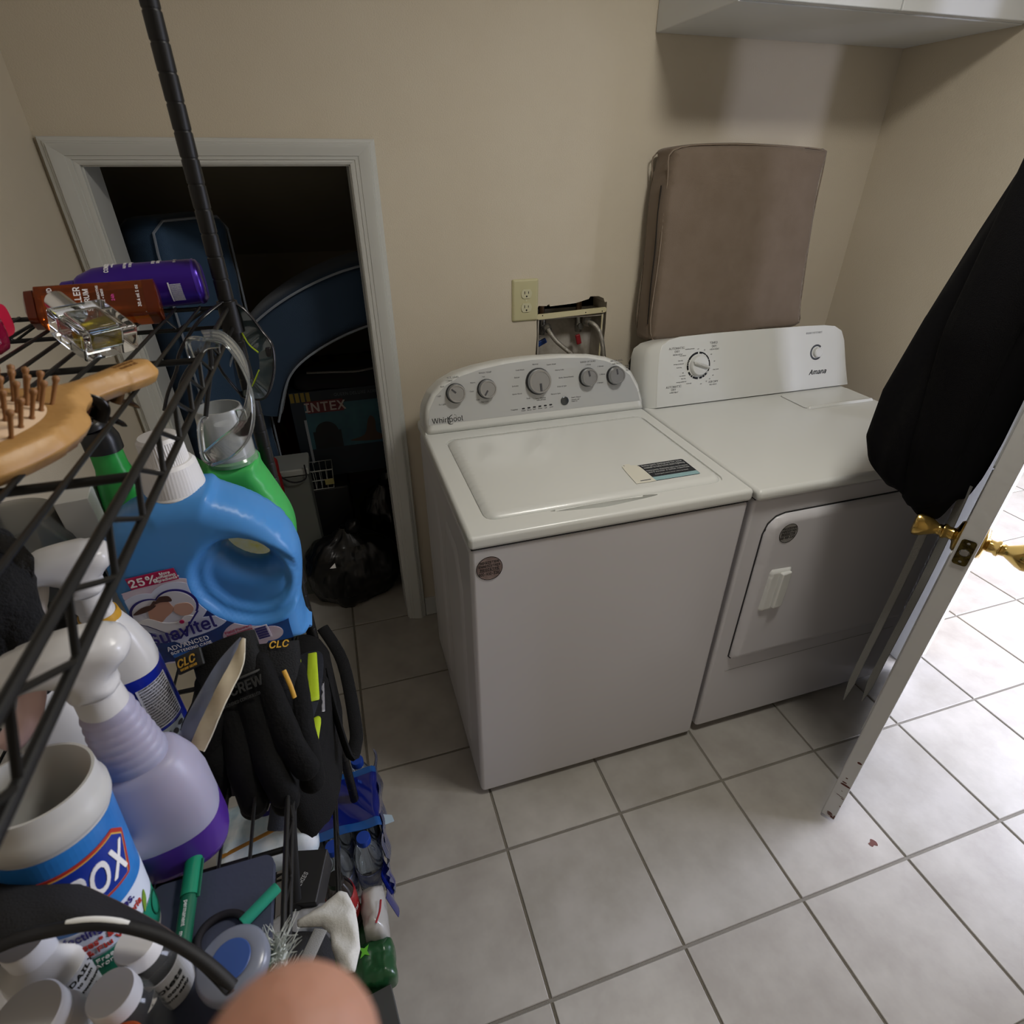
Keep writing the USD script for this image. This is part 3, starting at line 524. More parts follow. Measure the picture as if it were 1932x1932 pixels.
part(c, 'lettering', cat([mv(bend(mv(text(s, h, .0003, bool(b), maxw=.038), T((0, 0, .0001))@T(rz=0)), .0263+(-.002 if z > .1 else 0)), T(rz=180)@T((0, 0, z))) for s, h, z, b in tx if z < .1]), WHITE, False, kind='stuff')
part(c, 'barcode', cat([mv(bend(prism(sbox(-.011+i*.0012, -.006, -.0105+i*.0012, .006), .0003), .0263), T(rz=75)@T((0, 0, .03))) for i in range(18)]+[mv(bend(prism(sbox(-.012, .0065, .012, .008), .0003), .0263), T(rz=75)@T((0, 0, .03)))]), M('barcode_white', '#cfcfd2', .5), False)
# amber serum bottle in front of it
AMB = M('amber_plastic', '#b4561c', .1, trans=.85, ior=1.38); AMB2 = M('amber_dark', '#7a3010', .12, trans=.6, ior=1.38)
F = along((-.186, -1.018, S1+.0185), (-.33, -1.035, S1+.0185), (.25, -.75, .6)); c = thing('serum_bottle', 'flat amber serum bottle with white print, lying before the purple bottle', 'bottle', F)
part(c, 'body', loft([sring(.021, .0155, z, 6, 40) if k else sring(.018, .013, z, 6, 40) for z, k in ((0, 0), (.003, 1), (.105, 1), (.112, 1), (.114, 0))]), AMB, 50)
part(c, 'base', loft([sring(.0212, .0157, z, 6, 40) for z in (.0005, .012)]), AMB2, 50)
part(c, 'shoulder', loft([sring(a, b, z, 5, 40) for a, b, z in ((.0185, .0135, .114), (.018, .013, .122), (.010, .010, .124))]), AMB2, 50)
part(c, 'lettering', cat([mv(text(s, h, .0003, True, maxw=.03), T((0, .0157, z), rx=-90)@T(rz=180)) for s, h, z in (('SPLIT END', .0042, .098), ('KILLER', .006, .074), ('SERUM', .0048, .066), ('SEALS + SMOOTHS', .0022, .055), ('FRIZZ + ENDS', .0022, .051), ('30.4 ml 1 oz', .003, .018))]), WHITE, False)
part(c, 'pink_print', mv(text('24h', .003, .0003, True), T((0, .0157, .042), rx=-90)@T(rz=180)), M('pink_print', '#d64a9a', .5), False)
PINKCAP = M('red_cap', '#b8203c', .35)
F = along((-.322, -1.062, S1+.016), (-.372, -1.06, S1+.016)); c = thing('red_tube', 'bright red cap end of a tube lying left of the amber bottle', 'tube', F)
part(c, 'cap', loft([sring(.016, .0155, z, 3, 32) for z in (0, .001, .04)]), PINKCAP, 50); part(c, 'body', loft([sring(.015, .0145, z, 3, 32) for z in (.0405, .05, .085)]+[sring(.018, .003, .12, 2, 32)]), M('red_tube', '#a81c36', .3), 50)
PINK = M('pink_clear', '#d8266e', .08, trans=.75, ior=1.42)
F = along((-.302, -1.128, S1+.024), (-.36, -1.20, S1+.024)); c = thing('pink_bottle', 'translucent hot pink bottle at the left edge of the top shelf', 'bottle', F)
part(c, 'body', loft([sring(a, b, z, 3.2, 40) for a, b, z in ((.017, .014, 0), (.023, .021, .004), (.025, .0235, .012), (.0255, .0238, .05), (.023, .021, .09), (.014, .013, .105))]), PINK, 50)
part(c, 'liquid', loft([sring(a, b, z, 3.2, 40) for a, b, z in ((.015, .012, .003), (.0215, .0195, .008), (.0235, .0222, .05), (.02, .018, .085))]), M('pink_liquid', '#c21558', .1, trans=.4), 50)
part(c, 'cap', lathe([(0, .106), (.013, .106), (.013, .13), (0, .131)], 28), M('clear_pink_cap', '#e7a9bf', .1, trans=.6), 50)
# perfume bottle lying tilted on the wires
Fz = np.array([-.62, .70, .28]); PB = np.array([-.2072, -1.1587, 1.4222])
F = frame(PB, (-.642, .653, .409), (-.713, -.70, .0))@T(s=.86); c = thing('perfume_bottle', 'square clear glass perfume bottle with silver cap and a little yellow scent', 'bottle', F)
gl = mf.Manifold.batch_hull([sph((x, y, z), .003, 10) for x in (-.003, .049) for y in (-.026, .026) for z in (.003, .030)])
cav = mf.Manifold.batch_hull([sph((x, y, z), .004, 10) for x in (.010, .040) for y in (-.014, .014) for z in (.010, .024)])
part(c, 'glass', tm(gl-cav), CLEARG, 40)
part(c, 'perfume', tm(mf.Manifold.batch_hull([sph((x, y, z), .0035, 10) for x, y in ((.010, -.0135), (.010, .0135), (.024, -.0135), (.019, .0135)) for z in (.0102, .0236)])), M('yellow_perfume', '#c2ac2c', .05, trans=.85, ior=1.36), 40)
part(c, 'collar', mv(lathe([(0, 0), (.0105, 0), (.0105, .005), (0, .005)], 28), T((.0522, 0, .0165), ry=90)), STEEL, 40)
part(c, 'cap', mv(lathe([(0, 0), (.0115, 0), (.0118, .002), (.0118, .027), (.0108, .0285), (0, .0285)], 32), T((.0575, 0, .0165), ry=90)), STEEL, 40)
# wooden hairbrush
WOOD = M('beech_wood', '#b28850', .42, bump=(120, .0004), mottle=('#a57b44', 30)); PIN = M('wooden_pin', '#845a30', .5); PAD = M('brush_pad', '#d9bb98', .75)
F = frame((-.147, -1.266, S1+.011), (-.52, -.85, .0), (.85, -.52, 0)); c = thing('hairbrush', 'wooden paddle hairbrush with wooden pins lying on the top shelf', 'hairbrush', F@T(rx=-8))
out = spoly([(-.002, .0), (.004, .0105), (.018, .0128), (.045, .0105), (.066, .0115), (.082, .022), (.096, .040), (.128, .052), (.168, .051), (.197, .032), (.206, 0), (.197, -.032), (.168, -.051), (.128, -.052), (.096, -.040), (.082, -.022), (.066, -.0115), (.045, -.0105), (.018, -.0128), (.004, -.0105)], 5)
part(c, 'body', pillow(out, rnd(.009, .008), rnd(.009, .008), .0045), WOOD, 60)
padp = spoly([(.095, .020), (.112, .035), (.138, .042), (.168, .040), (.190, .022), (.195, 0), (.190, -.022), (.168, -.040), (.138, -.042), (.112, -.035), (.095, -.020), (.090, 0)], 4)
pd = part(c, 'pad', pillow(padp, lambda d, x, y: .0065+.006*np.sin(np.clip(d/.03, 0, 1)*1.57), flat(0), .004), PAD, 60)
pin = lathe([(0, 0), (.0014, 0), (.0017, .0015), (.0012, .003), (.0014, .0165), (.0021, .0185), (.002, .0205), (0, .0215)], 8)
for i in range(9):
    for j in range(8):
        x, y = .098+i*.0108, (j-3.5)*.0098+(.0043 if i % 2 else 0)
        if padp.buffer(-.004).contains(Point(x, y)):
            h = .0065+.006*math.sin(min(padp.exterior.distance(Point(x, y))/.03, 1)*1.57)
            part(pd, 'pin', mv(pin, T((x, y, h-.001), rx=-(y*550), ry=(x-.143)*450)), PIN, 60)
part(c, 'stamp', cat([mv(text(s, .0035, .0003), T((.022, y, .0091), rz=180)) for s, y in (('natural', .002), ('bamboo', -.003))]), M('burnt_print', '#7d5526', .6), False)
# two metal claw clips biting a shelf wire
def claw(name, label, y, mat):
    c = thing(name, label, 'hair clip', T((-.1795, y, S1-.001), rz=-62, s=1.15))
    for s in (-1, 1):
        q = mv(tube(smooth_pts([(0, s*.003, -.006), (.001, s*.007, .001), (.001, s*.006, .006), (.0, s*.0015, .0095)], 5), .0022, 8, flat=1.6), T())
        part(c, 'jaw', cat([mv(q, T((x, 0, 0))) for x in (-.006, -.002, .002, .006)]+[rbox(.017, .0025, .006, .001, (0, s*.006, -.001))]), mat, 50)
    for k, s in enumerate((-1, 1)):
        part(c, 'lever', mv(pillow(spoly([(0, .0055), (.007, .0055), (.014, .0068), (.0155, 0), (.014, -.0068), (.007, -.0055), (0, -.0055)], 4), rnd(.0012, .001), rnd(.0012, .001), .002), T((.001, s*.004, -.004))@T(rz=90*s)@T(ry=38)), mat, 50)
    part(c, 'spring', tube([(.004*math.cos(t)-.0, .0028*math.sin(t), -.004+.0) for t in np.linspace(0, 6.2, 14)], .0007, 6), mat)
claw('claw_clip', 'bronze claw hair clip biting a top shelf wire, nearer the wall', -1.283, M('bronze_clip', '#6a5138', .3, .9)); claw('claw_clip', 'black claw hair clip on the same wire, nearer the rack front', -1.322, M('black_clip', '#211e1b', .25, .7))
# safety goggles hooked over the front rail of the top shelf, sunglasses at the corner
GOG = film('clear_polycarbonate', '#dfe3e3', .07, .05); GOGB = M('clear_frame', '#e8ecec', .05, trans=.95, ior=1.25)
def ribbon(P, Q, th, k=5):
    """Sheet between two 3D curves, th thick."""
    A, B = smooth_pts(P, k), smooth_pts(Q, k); n = len(A); t = np.gradient((A+B)/2, axis=0); w = B-A; nn = np.cross(t, w); nn /= np.maximum(np.linalg.norm(nn, axis=1, keepdims=True), 1e-9)
    return loft([np.array([A[i]+nn[i]*th/2, B[i]+nn[i]*th/2, B[i]-nn[i]*th/2, A[i]-nn[i]*th/2]) for i in range(n)])
c = thing('safety_goggles', 'clear plastic safety goggles hooked over the front rail of the top shelf', 'goggles', T((-.118, -1.19, 1.38))); O = np.array((-.118, -1.19, 1.38))
brow = np.array([(-.1171, -1.1865, 1.4359), (-.1012, -1.1888, 1.4303), (-.0901, -1.1958, 1.4059), (-.0869, -1.2086, 1.378), (-.0956, -1.2181, 1.3497), (-.1158, -1.2186, 1.3298), (-.1386, -1.2121, 1.3196)])-O
off = np.array([(-.004, .012, .004), (-.002, .016, .006), (.0, .018, .008), (-.004, .018, .006), (-.010, .016, .006), (-.012, .014, .010), (-.006, .012, .008)])
part(c, 'lens', ribbon(brow, brow+off*1.1, .0016), GOG, 60)
part(c, 'brow_bar', tube(smooth_pts(brow, 6), .0022, 8, flat=.6), GOGB, 60); part(c, 'lower_rim', tube(smooth_pts(brow+off*1.1, 6), .0014, 6), GOGB, 60)
part(c, 'side_shield', ribbon([(-.0145, .0, .056), (.0, .002, .057), (.012, .002, .051)], [(-.014, .010, .030), (-.004, .012, .044), (.010, .012, .046)], .002), GOGB, 60)
part(c, 'temple', tube(smooth_pts([(.001, .003, .056), (-.012, .011, .056), (-.017, .013, .050), (-.0165, .012, .030)], 5), .0032, 8, flat=.6), GOGB, 60)
part(c, 'temple', tube(smooth_pts([(-.022, -.02, -.059), (-.030, -.003, -.057), (-.030, .02, -.033), (-.0285, .045, -.034)], 5), .003, 8, flat=.6), GOGB, 60)
part(c, 'temple_tip', tube(smooth_pts([(-.0285, .045, -.034), (-.02, .045, -.01), (-.008, .04, .022), (-.004, .036, .040)], 5), .0024, 8), M('soft_black', '#141413', .55))
part(c, 'nose_pad', mv(rbox(.010, .004, .012, .002), T((.018, -.022, -.012))), GOGB)
NEON = M('neon_yellow', '#b9d32c', .45); SBLK = M('gloss_black', '#17161a', .25); LENS2 = M('tinted_lens', '#3c4a4e', .08, metal=.3, coat=1.0)
c = thing('sunglasses', 'black wraparound sunglasses with neon yellow lower trim hanging at the rack corner', 'sunglasses', T((-.106, -.968, 1.37))); O = np.array((-.12, -.95, 1.37))
top = np.array([(-.1411, -.9431, 1.4299), (-.1218, -.9442, 1.4185), (-.1054, -.9491, 1.3901), (-.0959, -.9584, 1.3707), (-.1014, -.9659, 1.3375), (-.1197, -.968, 1.3065), (-.1504, -.9444, 1.3034)])-O
bot = top+np.array([(-.006, .004, -.008), (-.012, .004, -.018), (-.021, .003, -.014), (-.019, .002, -.006), (-.017, .004, .006), (-.012, .006, .016), (-.004, .006, .006)])
part(c, 'frame', tube(smooth_pts(top, 6), [.0016]+[.0026]*35+[.0016], 8, flat=.6) if len(smooth_pts(top, 6)) == 37 else tube(smooth_pts(top, 6), .0026, 8, flat=.6), SBLK, 60)
part(c, 'lens', ribbon(top[:4], bot[:4], .0012), LENS2, 60); part(c, 'lens', ribbon(top[3:], bot[3:], .0012), LENS2, 60)
part(c, 'lower_trim', tube(smooth_pts(bot[1:4], 6), .0012, 6), NEON); part(c, 'lower_trim', tube(smooth_pts(bot[4:6], 6), .0012, 6), NEON)
part(c, 'nose_piece', mv(rbox(.008, .006, .014, .0025), T((.018, -.008, -.006))), SBLK)
part(c, 'temple', tube(smooth_pts([(-.021, .007, .06), (-.05, -.03, .044), (-.078, -.040, .012), (-.0876, -.0419, -.0091), (-.104, -.046, -.035), (-.1134, -.0516, -.0555)], 5), .0026, 8, flat=.7), SBLK, 60)
part(c, 'temple', tube(smooth_pts([(-.030, .006, -.066), (-.045, .0, -.03), (-.052, -.0165, .009), (-.0818, -.0119, -.0171), (-.0979, -.0081, -.038), (-.104, -.006, -.056)], 5), .0026, 8, flat=.7), SBLK, 60)
# black cap near the front end of the rack
CAPF = M('black_cap_fabric', '#121111', .9, bump=(600, .0006)); c = thing('cap', 'black cap with curved brim and a white stitched dash, lying over the small bottles', 'cap', T((-.2, -1.53, 1.15))); O = np.array((-.2, -1.53, 1.15))
Lw = np.array([(-.30, -1.553, 1.163), (-.2528, -1.5431, 1.1717), (-.2271, -1.5413, 1.1687), (-.1976, -1.5455, 1.1658), (-.169, -1.556, 1.1536), (-.1454, -1.5717, 1.1405), (-.1287, -1.5867, 1.1254)])-O
Uw = np.array([(-.335, -1.49, 1.158), (-.2821, -1.4834, 1.1549), (-.2590, -1.488, 1.150), (-.2364, -1.4964, 1.1410), (-.1868, -1.528, 1.1204), (-.155, -1.556, 1.108), (-.1310, -1.5850, 1.1170)])-O
A, B = smooth_pts(Lw, 6), smooth_pts(Uw, 6); rows = []
for k in np.linspace(0, 1, 9): rows.append(A*(1-k)+B*k+np.outer(np.full(len(A), .010*math.sin(k*math.pi)), (-.25, -.55, .8)))
top_, n = np.array(rows), len(A); lowr = top_-np.array((0, -.0005, .0028)); V = np.concatenate([top_.reshape(-1, 3), lowr.reshape(-1, 3)]); FF = []; S = 9*n
for i in range(8):
    for j in range(n-1):
        q = (i*n+j, i*n+j+1, (i+1)*n+j+1, (i+1)*n+j); FF += [[q[0], q[1], q[2]], [q[0], q[2], q[3]], [S+q[0], S+q[2], S+q[1]], [S+q[0], S+q[3], S+q[2]]]
part(c, 'brim', trimesh.Trimesh(V, FF, process=False), CAPF, True)
part(c, 'brim_edge', tube(A, .0042, 10, flat=.8), M('cap_edge', '#131212', .6), 60)
part(c, 'underside', trimesh.Trimesh(np.concatenate([(lowr-np.array((0, -.001, .0012))).reshape(-1, 3)]), [f for i in range(8) for j in range(n-1) for f in ([i*n+j, (i+1)*n+j+1, i*n+j+1], [i*n+j, (i+1)*n+j, (i+1)*n+j+1])], process=False), M('cap_underside', '#4a3a34', .8), True)
part(c, 'white_dash', tube(A[[14, 15, 16, 17, 18, 19, 20, 21]]+(B-A)[17]*.10+np.array((.0025, -.0035, .0062)), [.0012, .0017, .0017, .0017, .0017, .0017, .0017, .0012], 8, flat=.6), M('stitch_white', '#e6e6e2', .6), 60)
cr = lathe([(.082, 0), (.080, .02), (.068, .045), (.045, .062), (.0, .068)], 40); part(c, 'crown', mv(cr, T((-.165, .045, -.02), rx=8, ry=10)), CAPF, 60)
# ---------------------------------------------------------------- things on the middle shelf
BJ = M('jug_blue', '#4688c8', .38, sss=.05); WCAP = M('white_cap', '#dcdad8', .4); NAVY = M('label_dark_blue', '#1d2a66', .35, mottle=('#20549c', 16)); PETAL = M('label_petal', '#d6ccd4', .45, mottle=('#c9b4c4', 30)); MAG = M('label_magenta', '#b0174e', .4); INDIGO = M('label_indigo', '#2a2470', .4)
J = T((-.205, -1.105, S2), s=(1, 1, 1.035)); c = thing('softener_jug', 'big blue fabric softener jug with white screw cap and flowery label', 'jug', J)
jb = spoly([(-.088, .0), (.092, .0), (.100, .012), (.101, .05), (.112, .10), (.113, .14), (.100, .175), (.072, .205), (.040, .226), (.030, .236), (-.036, .236), (-.046, .226), (-.078, .208), (-.097, .175), (-.102, .12), (-.098, .05), (-.096, .012)], 5)
hc = (.054, .143); hol = ell(.029, .0155, hc, -42)
ringc = (.051, .112); rg = ell(.066, .056, ringc, -48)
def dimple(d, x, y):
    z = rnd(.045, .030)(d, x, y)
    a = math.radians(-48); u = (x-ringc[0])*math.cos(a)+(y-ringc[1])*math.sin(a); v = -(x-ringc[0])*math.sin(a)+(y-ringc[1])*math.cos(a)
    q = np.sqrt((u/.066)**2+(v/.056)**2); q2 = np.sqrt((u/.052)**2+(v/.043)**2)
    return z-.010*np.clip((1.06-q)/.12, 0, 1)-.007*np.clip((1.05-q2)/.15, 0, 1)
body = pillow(jb.difference(hol), lambda d, x, y: np.maximum(dimple(d, x, y), .006), lambda d, x, y: np.maximum(dimple(d, x, y), .006), .0042)
part(c, 'body', mv(body, UP), BJ, 60)
cz = .232
rib = [(.0315+.0006*(k % 2)) for k in range(120)]
def ribcap(r0, r1, z0, z1, n=110):
    rg_ = lambda r, z, amp: np.array([((r+amp*(k % 2))*math.cos(2*math.pi*k/n), (r+amp*(k % 2))*math.sin(2*math.pi*k/n), z) for k in range(n)])
    return loft([rg_(r0, z0, .0006), rg_(r0, z0+.002, .0006), rg_(r1, z1-.004, .0006), rg_(r1, z1-.0035, 0), rg_(r1-.0025, z1, 0)])
k = part(c, 'cap', cat(mv(ribcap(.0325, .0295, cz, cz+.036), T((-.005, 0, 0))), mv(ribcap(.0235, .0225, cz+.036, cz+.066), T((-.005, 0, 0)))), WCAP, 40)
part(k, 'cap_ring', mv(lathe([(.0335, cz-.003), (.034, cz), (.033, cz+.002), (.030, cz+.002)], 48), T((-.005, 0, 0))), WCAP)
LY = -.0455
def lab(g, mat, name, lift=0, par=None, h=.0005, z=None): return part(par or c, name, mv(prism(g, h), T((0, LY-lift, 0))@UP), mat, False)
ringo = affinity.scale(rg, 1.10, 1.10)
lb = jb.buffer(-.016).intersection(Polygon([(-.10, .004), (.09, .004), (.09, .10), (.01, .10), (-.012, .136), (-.03, .142), (-.10, .128)])).difference(ringo)
L = lab(lb, NAVY, 'label')
pet = unary_union([ell(.016, .011, (-.075, .140), 20), ell(.022, .014, (-.045, .150)), ell(.014, .013, (-.072, .125), 0), ell(.014, .012, (-.022, .132), -30), ell(.020, .010, (-.05, .131))]).intersection(lb)
lab(pet, PETAL, 'petals', .0006, L); 
pet2 = unary_union([ell(.022, .013, (.035, .038), -10), ell(.020, .012, (.020, .045), 30), ell(.016, .012, (.058, .030), 0), ell(.024, .010, (.030, .018), 10), ell(.014, .010, (.005, .010)), ell(.012, .008, (-.02, .008)), ell(.012, .008, (-.045, .010)), ell(.012, .008, (-.07, .008))]).intersection(jb.buffer(-.014)).difference(ringo)
lab(pet2, PETAL, 'petals', .0006, L)
ban = affinity.rotate(sbox(-.075, .1365, -.022, .1525), 5); lab(ban, MAG, 'banner', .0012, L)
def jt(s, h, x, y, mat, name, rot=0, bold=True, maxw=None, lift=.0018, sk=0): part(L, name, mv(shear(text(s, h, .0004, bold, maxw=maxw), sk), T((x, LY-lift, y))@UP@T(rz=rot)), mat, False)
jt('25%', .010, -.059, .1435, WHITE, 'lettering', 5); part(L, 'lettering', cat([mv(text(s, .0034, .0003, True), T((-.034, LY-.0018, y))@UP@T(rz=5)) for s, y in (('More', .150), ('softening', .1455), ('ingredients*', .141))]), WHITE, False)
heart = unary_union([ell(.022, .020, (-.066, .098), 20), ell(.024, .024, (-.035, .102), -15), Polygon([(-.085, .088), (-.014, .088), (-.045, .05)])])
def heart_(s): return affinity.scale(heart, s, s, origin=(-.05, .09))
lab(heart_(1.18).buffer(.003).union(ell(.046, .013, (-.032, .062), 8)).intersection(lb), M('label_halo', '#cfd4e6', .45), 'halo', .0008, L); lab(heart_(1.0), INDIGO, 'heart_outline', .0014, L); lab(heart_(.92), M('label_sky', '#cfcdd2', .45), 'heart', .0018, L)
SK1, SK2, HR = M('print_skin', '#b98a72', .5), M('print_skin_light', '#c79c86', .5), M('print_hair', '#4a3228', .5)
hl = heart_(.92)
lab(spoly([(-.066, .103), (-.058, .112), (-.044, .112), (-.040, .104), (-.039, .099), (-.042, .094), (-.05, .088), (-.060, .080), (-.068, .086)]).intersection(hl), SK1, 'printed_face', .0022, L)
lab(spoly([(-.040, .098), (-.034, .104), (-.022, .103), (-.018, .094), (-.024, .086), (-.034, .086), (-.0395, .092)]).intersection(hl), SK2, 'printed_face', .0022, L)
lab(unary_union([spoly([(-.083, .1), (-.07, .108), (-.056, .108), (-.064, .102), (-.076, .099)]), spoly([(-.062, .108), (-.052, .118), (-.040, .118), (-.038, .110), (-.050, .111)])]).intersection(hl), HR, 'printed_hair', .0026, L)
lab(spoly([(-.085, .085), (-.07, .09), (-.055, .08), (-.04, .078), (-.03, .085), (-.02, .08), (-.03, .068), (-.06, .062), (-.08, .072)]).intersection(hl), M('print_white', '#d8d4d0', .5), 'printed_clothes', .0024, L)
jt('Suavitel', .0185, -.040, .063, INDIGO, 'logo', 10, True, .082, .0032, .15)
lab(ell(.0028, .0028, (-.036, .0775)), MAG, 'logo_dot', .0034, L)
jt('ADVANCED', .0068, -.040, .041, WHITE, 'lettering', 8, False, .060); jt('SOFTENING CARE', .0042, -.038, .033, WHITE, 'lettering', 8, False, .056)
lab(rpoly(.020, .006, .0015, (-.052, .025)), M('label_mid_blue', '#2f6bb8', .4), 'chip', .001, L); lab(rpoly(.026, .006, .003, (-.024, .0265)).difference(rpoly(.025, .005, .0025, (-.024, .0265))), M('label_line', '#8f97c4', .4), 'chip', .001, L)
lab(ell(.0125, .0115, (.016, .013)), M('label_red', '#a8203e', .4), 'load_badge', .0012, L); jt('235', .0085, .016, .0125, WHITE, 'lettering', 5)
lab(affinity.rotate(sbox(.040, .024, .058, .046), 6), M('barcode_ground', '#dcd6e0', .5), 'barcode', .0014, L)
part(L, 'barcode_lines', cat([mv(prism(affinity.rotate(sbox(.042, y, .056, y+.0007+.0005*((i*7) % 3 == 0)), 6, origin=(.049, .035)), .0003), T((0, LY-.0021, 0))@UP) for i, y in enumerate(np.arange(.0255, .0450, .0014))]), INDIGO, False)
part(L, 'lettering', cat([mv(text(s, h, .0003), T((.022, LY-.0014, y))@UP@T(rz=10)) for s, h, y in (('Field Flowers', .0040, .0475), ('Aroma Primavera', .0030, .0425))]), MAG, False)
# green detergent jug behind it, with a clear measuring cap
GJ = M('jug_green', '#3fae56', .42, sss=.05)
c = thing('detergent_jug', 'bright green detergent jug with a clear measuring cap, behind the blue jug', 'jug', T((-.17, -.993, S2)))
gb = spoly([(-.048, 0), (.040, 0), (.050, .010), (.060, .06), (.066, .10), (.064, .13), (.052, .17), (.040, .205), (.034, .222), (-.022, .222), (-.034, .214), (-.06, .236), (-.085, .238), (-.106, .215), (-.108, .16), (-.095, .06), (-.08, .005), (-.06, 0)], 5)
gh = spoly([(-.038, .20), (-.06, .217), (-.082, .216), (-.090, .195), (-.086, .15), (-.07, .12), (-.052, .14), (-.046, .18)], 4)
part(c, 'body', mv(pillow(gb.difference(gh), rnd(.034, .020), rnd(.034, .020), .005), UP), GJ, 60)
part(c, 'neck_ring', lathe([(.026, .219), (.0335, .219), (.0335, .224), (.030, .228), (.026, .228)], 40).apply_translation((.006, 0, 0)), M('clear_green', '#9fd0a8', .15, trans=.6), 40)
part(c, 'cap', lathe([(.0305, .226), (.0315, .229), (.031, .262), (.0295, .292), (.028, .296), (.026, .296), (.0275, .290), (.029, .26), (.0285, .232)], 44).apply_translation((.006, 0, 0)), film('frosted_clear', '#d9dcdb', .42, .2), 50)
part(c, 'spout', lathe([(.0, .228), (.024, .228), (.023, .25), (.014, .262), (.012, .272), (.010, .272), (.0, .25)], 36).apply_translation((.006, 0, 0)), M('spout_white', '#d4d6d4', .45), 50)
part(c, 'label', mv(prism(spoly([(-.02, .03), (.045, .035), (.05, .11), (.02, .15), (-.02, .14)], 5), .0006), T((0, -.0346, 0))@UP), M('label_yellow', '#c9b93a', .45, mottle=('#cfd2d0', 20)))
# green bottle with black flip cap, at the wall side
c = thing('green_bottle', 'green bottle with black flip cap behind the white softener cap', 'bottle', T((-.30, -1.015, S2)))
part(c, 'body', loft([sring(a, b, z, 2.6, 36) for a, b, z in ((.026, .018, 0), (.030, .022, .004), (.030, .022, .17), (.024, .019, .215), (.018, .017, .24), (.017, .017, .262), (.016, .016, .264))]), M('green_bottle', '#2f9a44', .35), 50)
part(c, 'cap', loft([sring(a, b, z, 2.2, 32) for a, b, z in ((.0165, .0165, .262), (.0205, .0205, .263), (.0205, .0205, .280), (.017, .017, .290), (.015, .015, .291))]), M('flip_cap', '#1b1b1c', .35), 50)
part(c, 'flip_lid', mv(lathe([(.0, 0), (.017, 0), (.0175, .004), (.015, .008), (0, .009)], 28), T((-.004, .0, .292), ry=-10)), M('flip_cap', '#1b1b1c'), 50)
c = thing('paper_carton', 'white printed carton standing between the smoky tub and green bottle', 'carton', T((-.342, -1.03, S2), rz=8, rx=2))
part(c, 'box', bx(-.018, .018, -.03, .03, 0, .225, .0015), M('carton_white', '#bcbbb6', .7))
part(c, 'lettering', cat([mv(text('DIRECTIONS FOR USE  see back panel', .0032, .0003, maxw=.12), T((.004+x, -.0302, .13))@UP@T(rz=90)) for x in (-.014, -.007, 0, .007)]), INK, False, kind='stuff')
c = thing('smoky_tub', 'smoky clear plastic tub with a dark base at the wall side', 'tub', T((-.415, -1.06, S2+.09)))
part(c, 'dome', lathe([(.074, .03), (.073, .05), (.066, .09), (.052, .118), (.0, .129), (.0, .127), (.050, .117), (.064, .089), (.071, .05), (.071, .03)], 44), film('smoky_clear', '#6d6f6d', .45, .15), 50)
part(c, 'base', lathe([(0, 0), (.072, 0), (.078, .006), (.078, .028), (.072, .034), (0, .034)], 44), M('smoky_dark', '#1f211e', .3), 50); part(c, 'stand', lathe([(0, -.09), (.05, -.09), (.045, 0), (0, 0)], 32), M('tub_stand', '#191918', .6))
# spray bottles
SPW = M('sprayer_white', '#c9c7c4', .28); SPT = M('sprayer_trigger', '#d0c8bc', .35)
def sprayer(c, z, trig=SPT, s=1.0):
    """Trigger head on the neck at height z, nozzle towards +x."""
    hd = spoly([(-.030, .040), (-.034, .052), (-.028, .062), (-.010, .068), (.015, .068), (.042, .061), (.060, .050), (.064, .040), (.058, .034), (.030, .036), (.018, .030), (.014, .012), (-.014, .012), (-.018, .028)], 5)
    m = mv(pillow(hd, rnd(.019, .016), rnd(.019, .016), .0035), UP); m.apply_scale(s)
    h = part(c, 'spray_head', m.apply_translation((0, 0, z)), SPW, 60)
    part(h, 'trigger', mv(tube(smooth_pts([(.030, 0, .036), (.036, 0, .020), (.046, 0, .004), (.062, 0, -.010)], 5), [.0065]*8+[.0075]*7+[.005], 10, flat=1.25).apply_scale(s), T((0, 0, z))), trig, 60)
    part(h, 'nozzle', mv(rbox(.010, .017, .017, .003, (.067, 0, .043)).apply_scale(s), T((0, 0, z))), SPW)
    part(h, 'collar', lathe([(0, z-.006), (.0155, z-.006), (.0165, z-.003), (.0155, z+.014), (0, z+.016)], 36), SPW, 40)
def bot(c, prof, mat, name='body', e=2.6): return part(c, name, loft([sring(a, b, z, e, 40) for a, b, z in prof]), mat, 60)
c = thing('spray_bottle', 'white trigger spray bottle with deep blue sleeve and white text panel', 'spray bottle', T((-.272, -1.250, S2), rz=196))
bot(c, ((.030, .030, 0), (.0325, .0325, .005), (.0333, .0333, .012), (.0333, .0333, .104), (.0325, .0325, .112)), M('sleeve_blue', '#14248c', .22), 'sleeve', 2)
bot(c, ((.0326, .0320, .112), (.032, .0300, .130), (.026, .022, .155), (.017, .017, .178), (.0145, .0145, .19), (.014, .014, .20)), SPW)
part(c, 'collar_label', lathe([(.0178, .176), (.0184, .178), (.0172, .186), (.0160, .186)], 32), M('sticker_yellow', '#b98a1c', .5))
sprayer(c, .200)
pnl = Polygon([(-.018, .035), (.018, .035), (.018, .098), (-.018, .098)])
BF = T(rz=217); p = part(c, 'text_panel', mv(bend(prism(pnl, .0004), .0335), BF@T((0, 0, 0))), M('panel_white', '#c4c6d0', .5), False)
part(p, 'lettering', cat([mv(bend(text('INSTRUCCIONES DE USO: agite bien antes de usar'[i % 9:30+i % 9], .0022, .0003, maxw=.031), .0341), BF@T((0, 0, y))) for i, y in enumerate(np.arange(.038, .097, .0039))]), INK, False, kind='stuff')
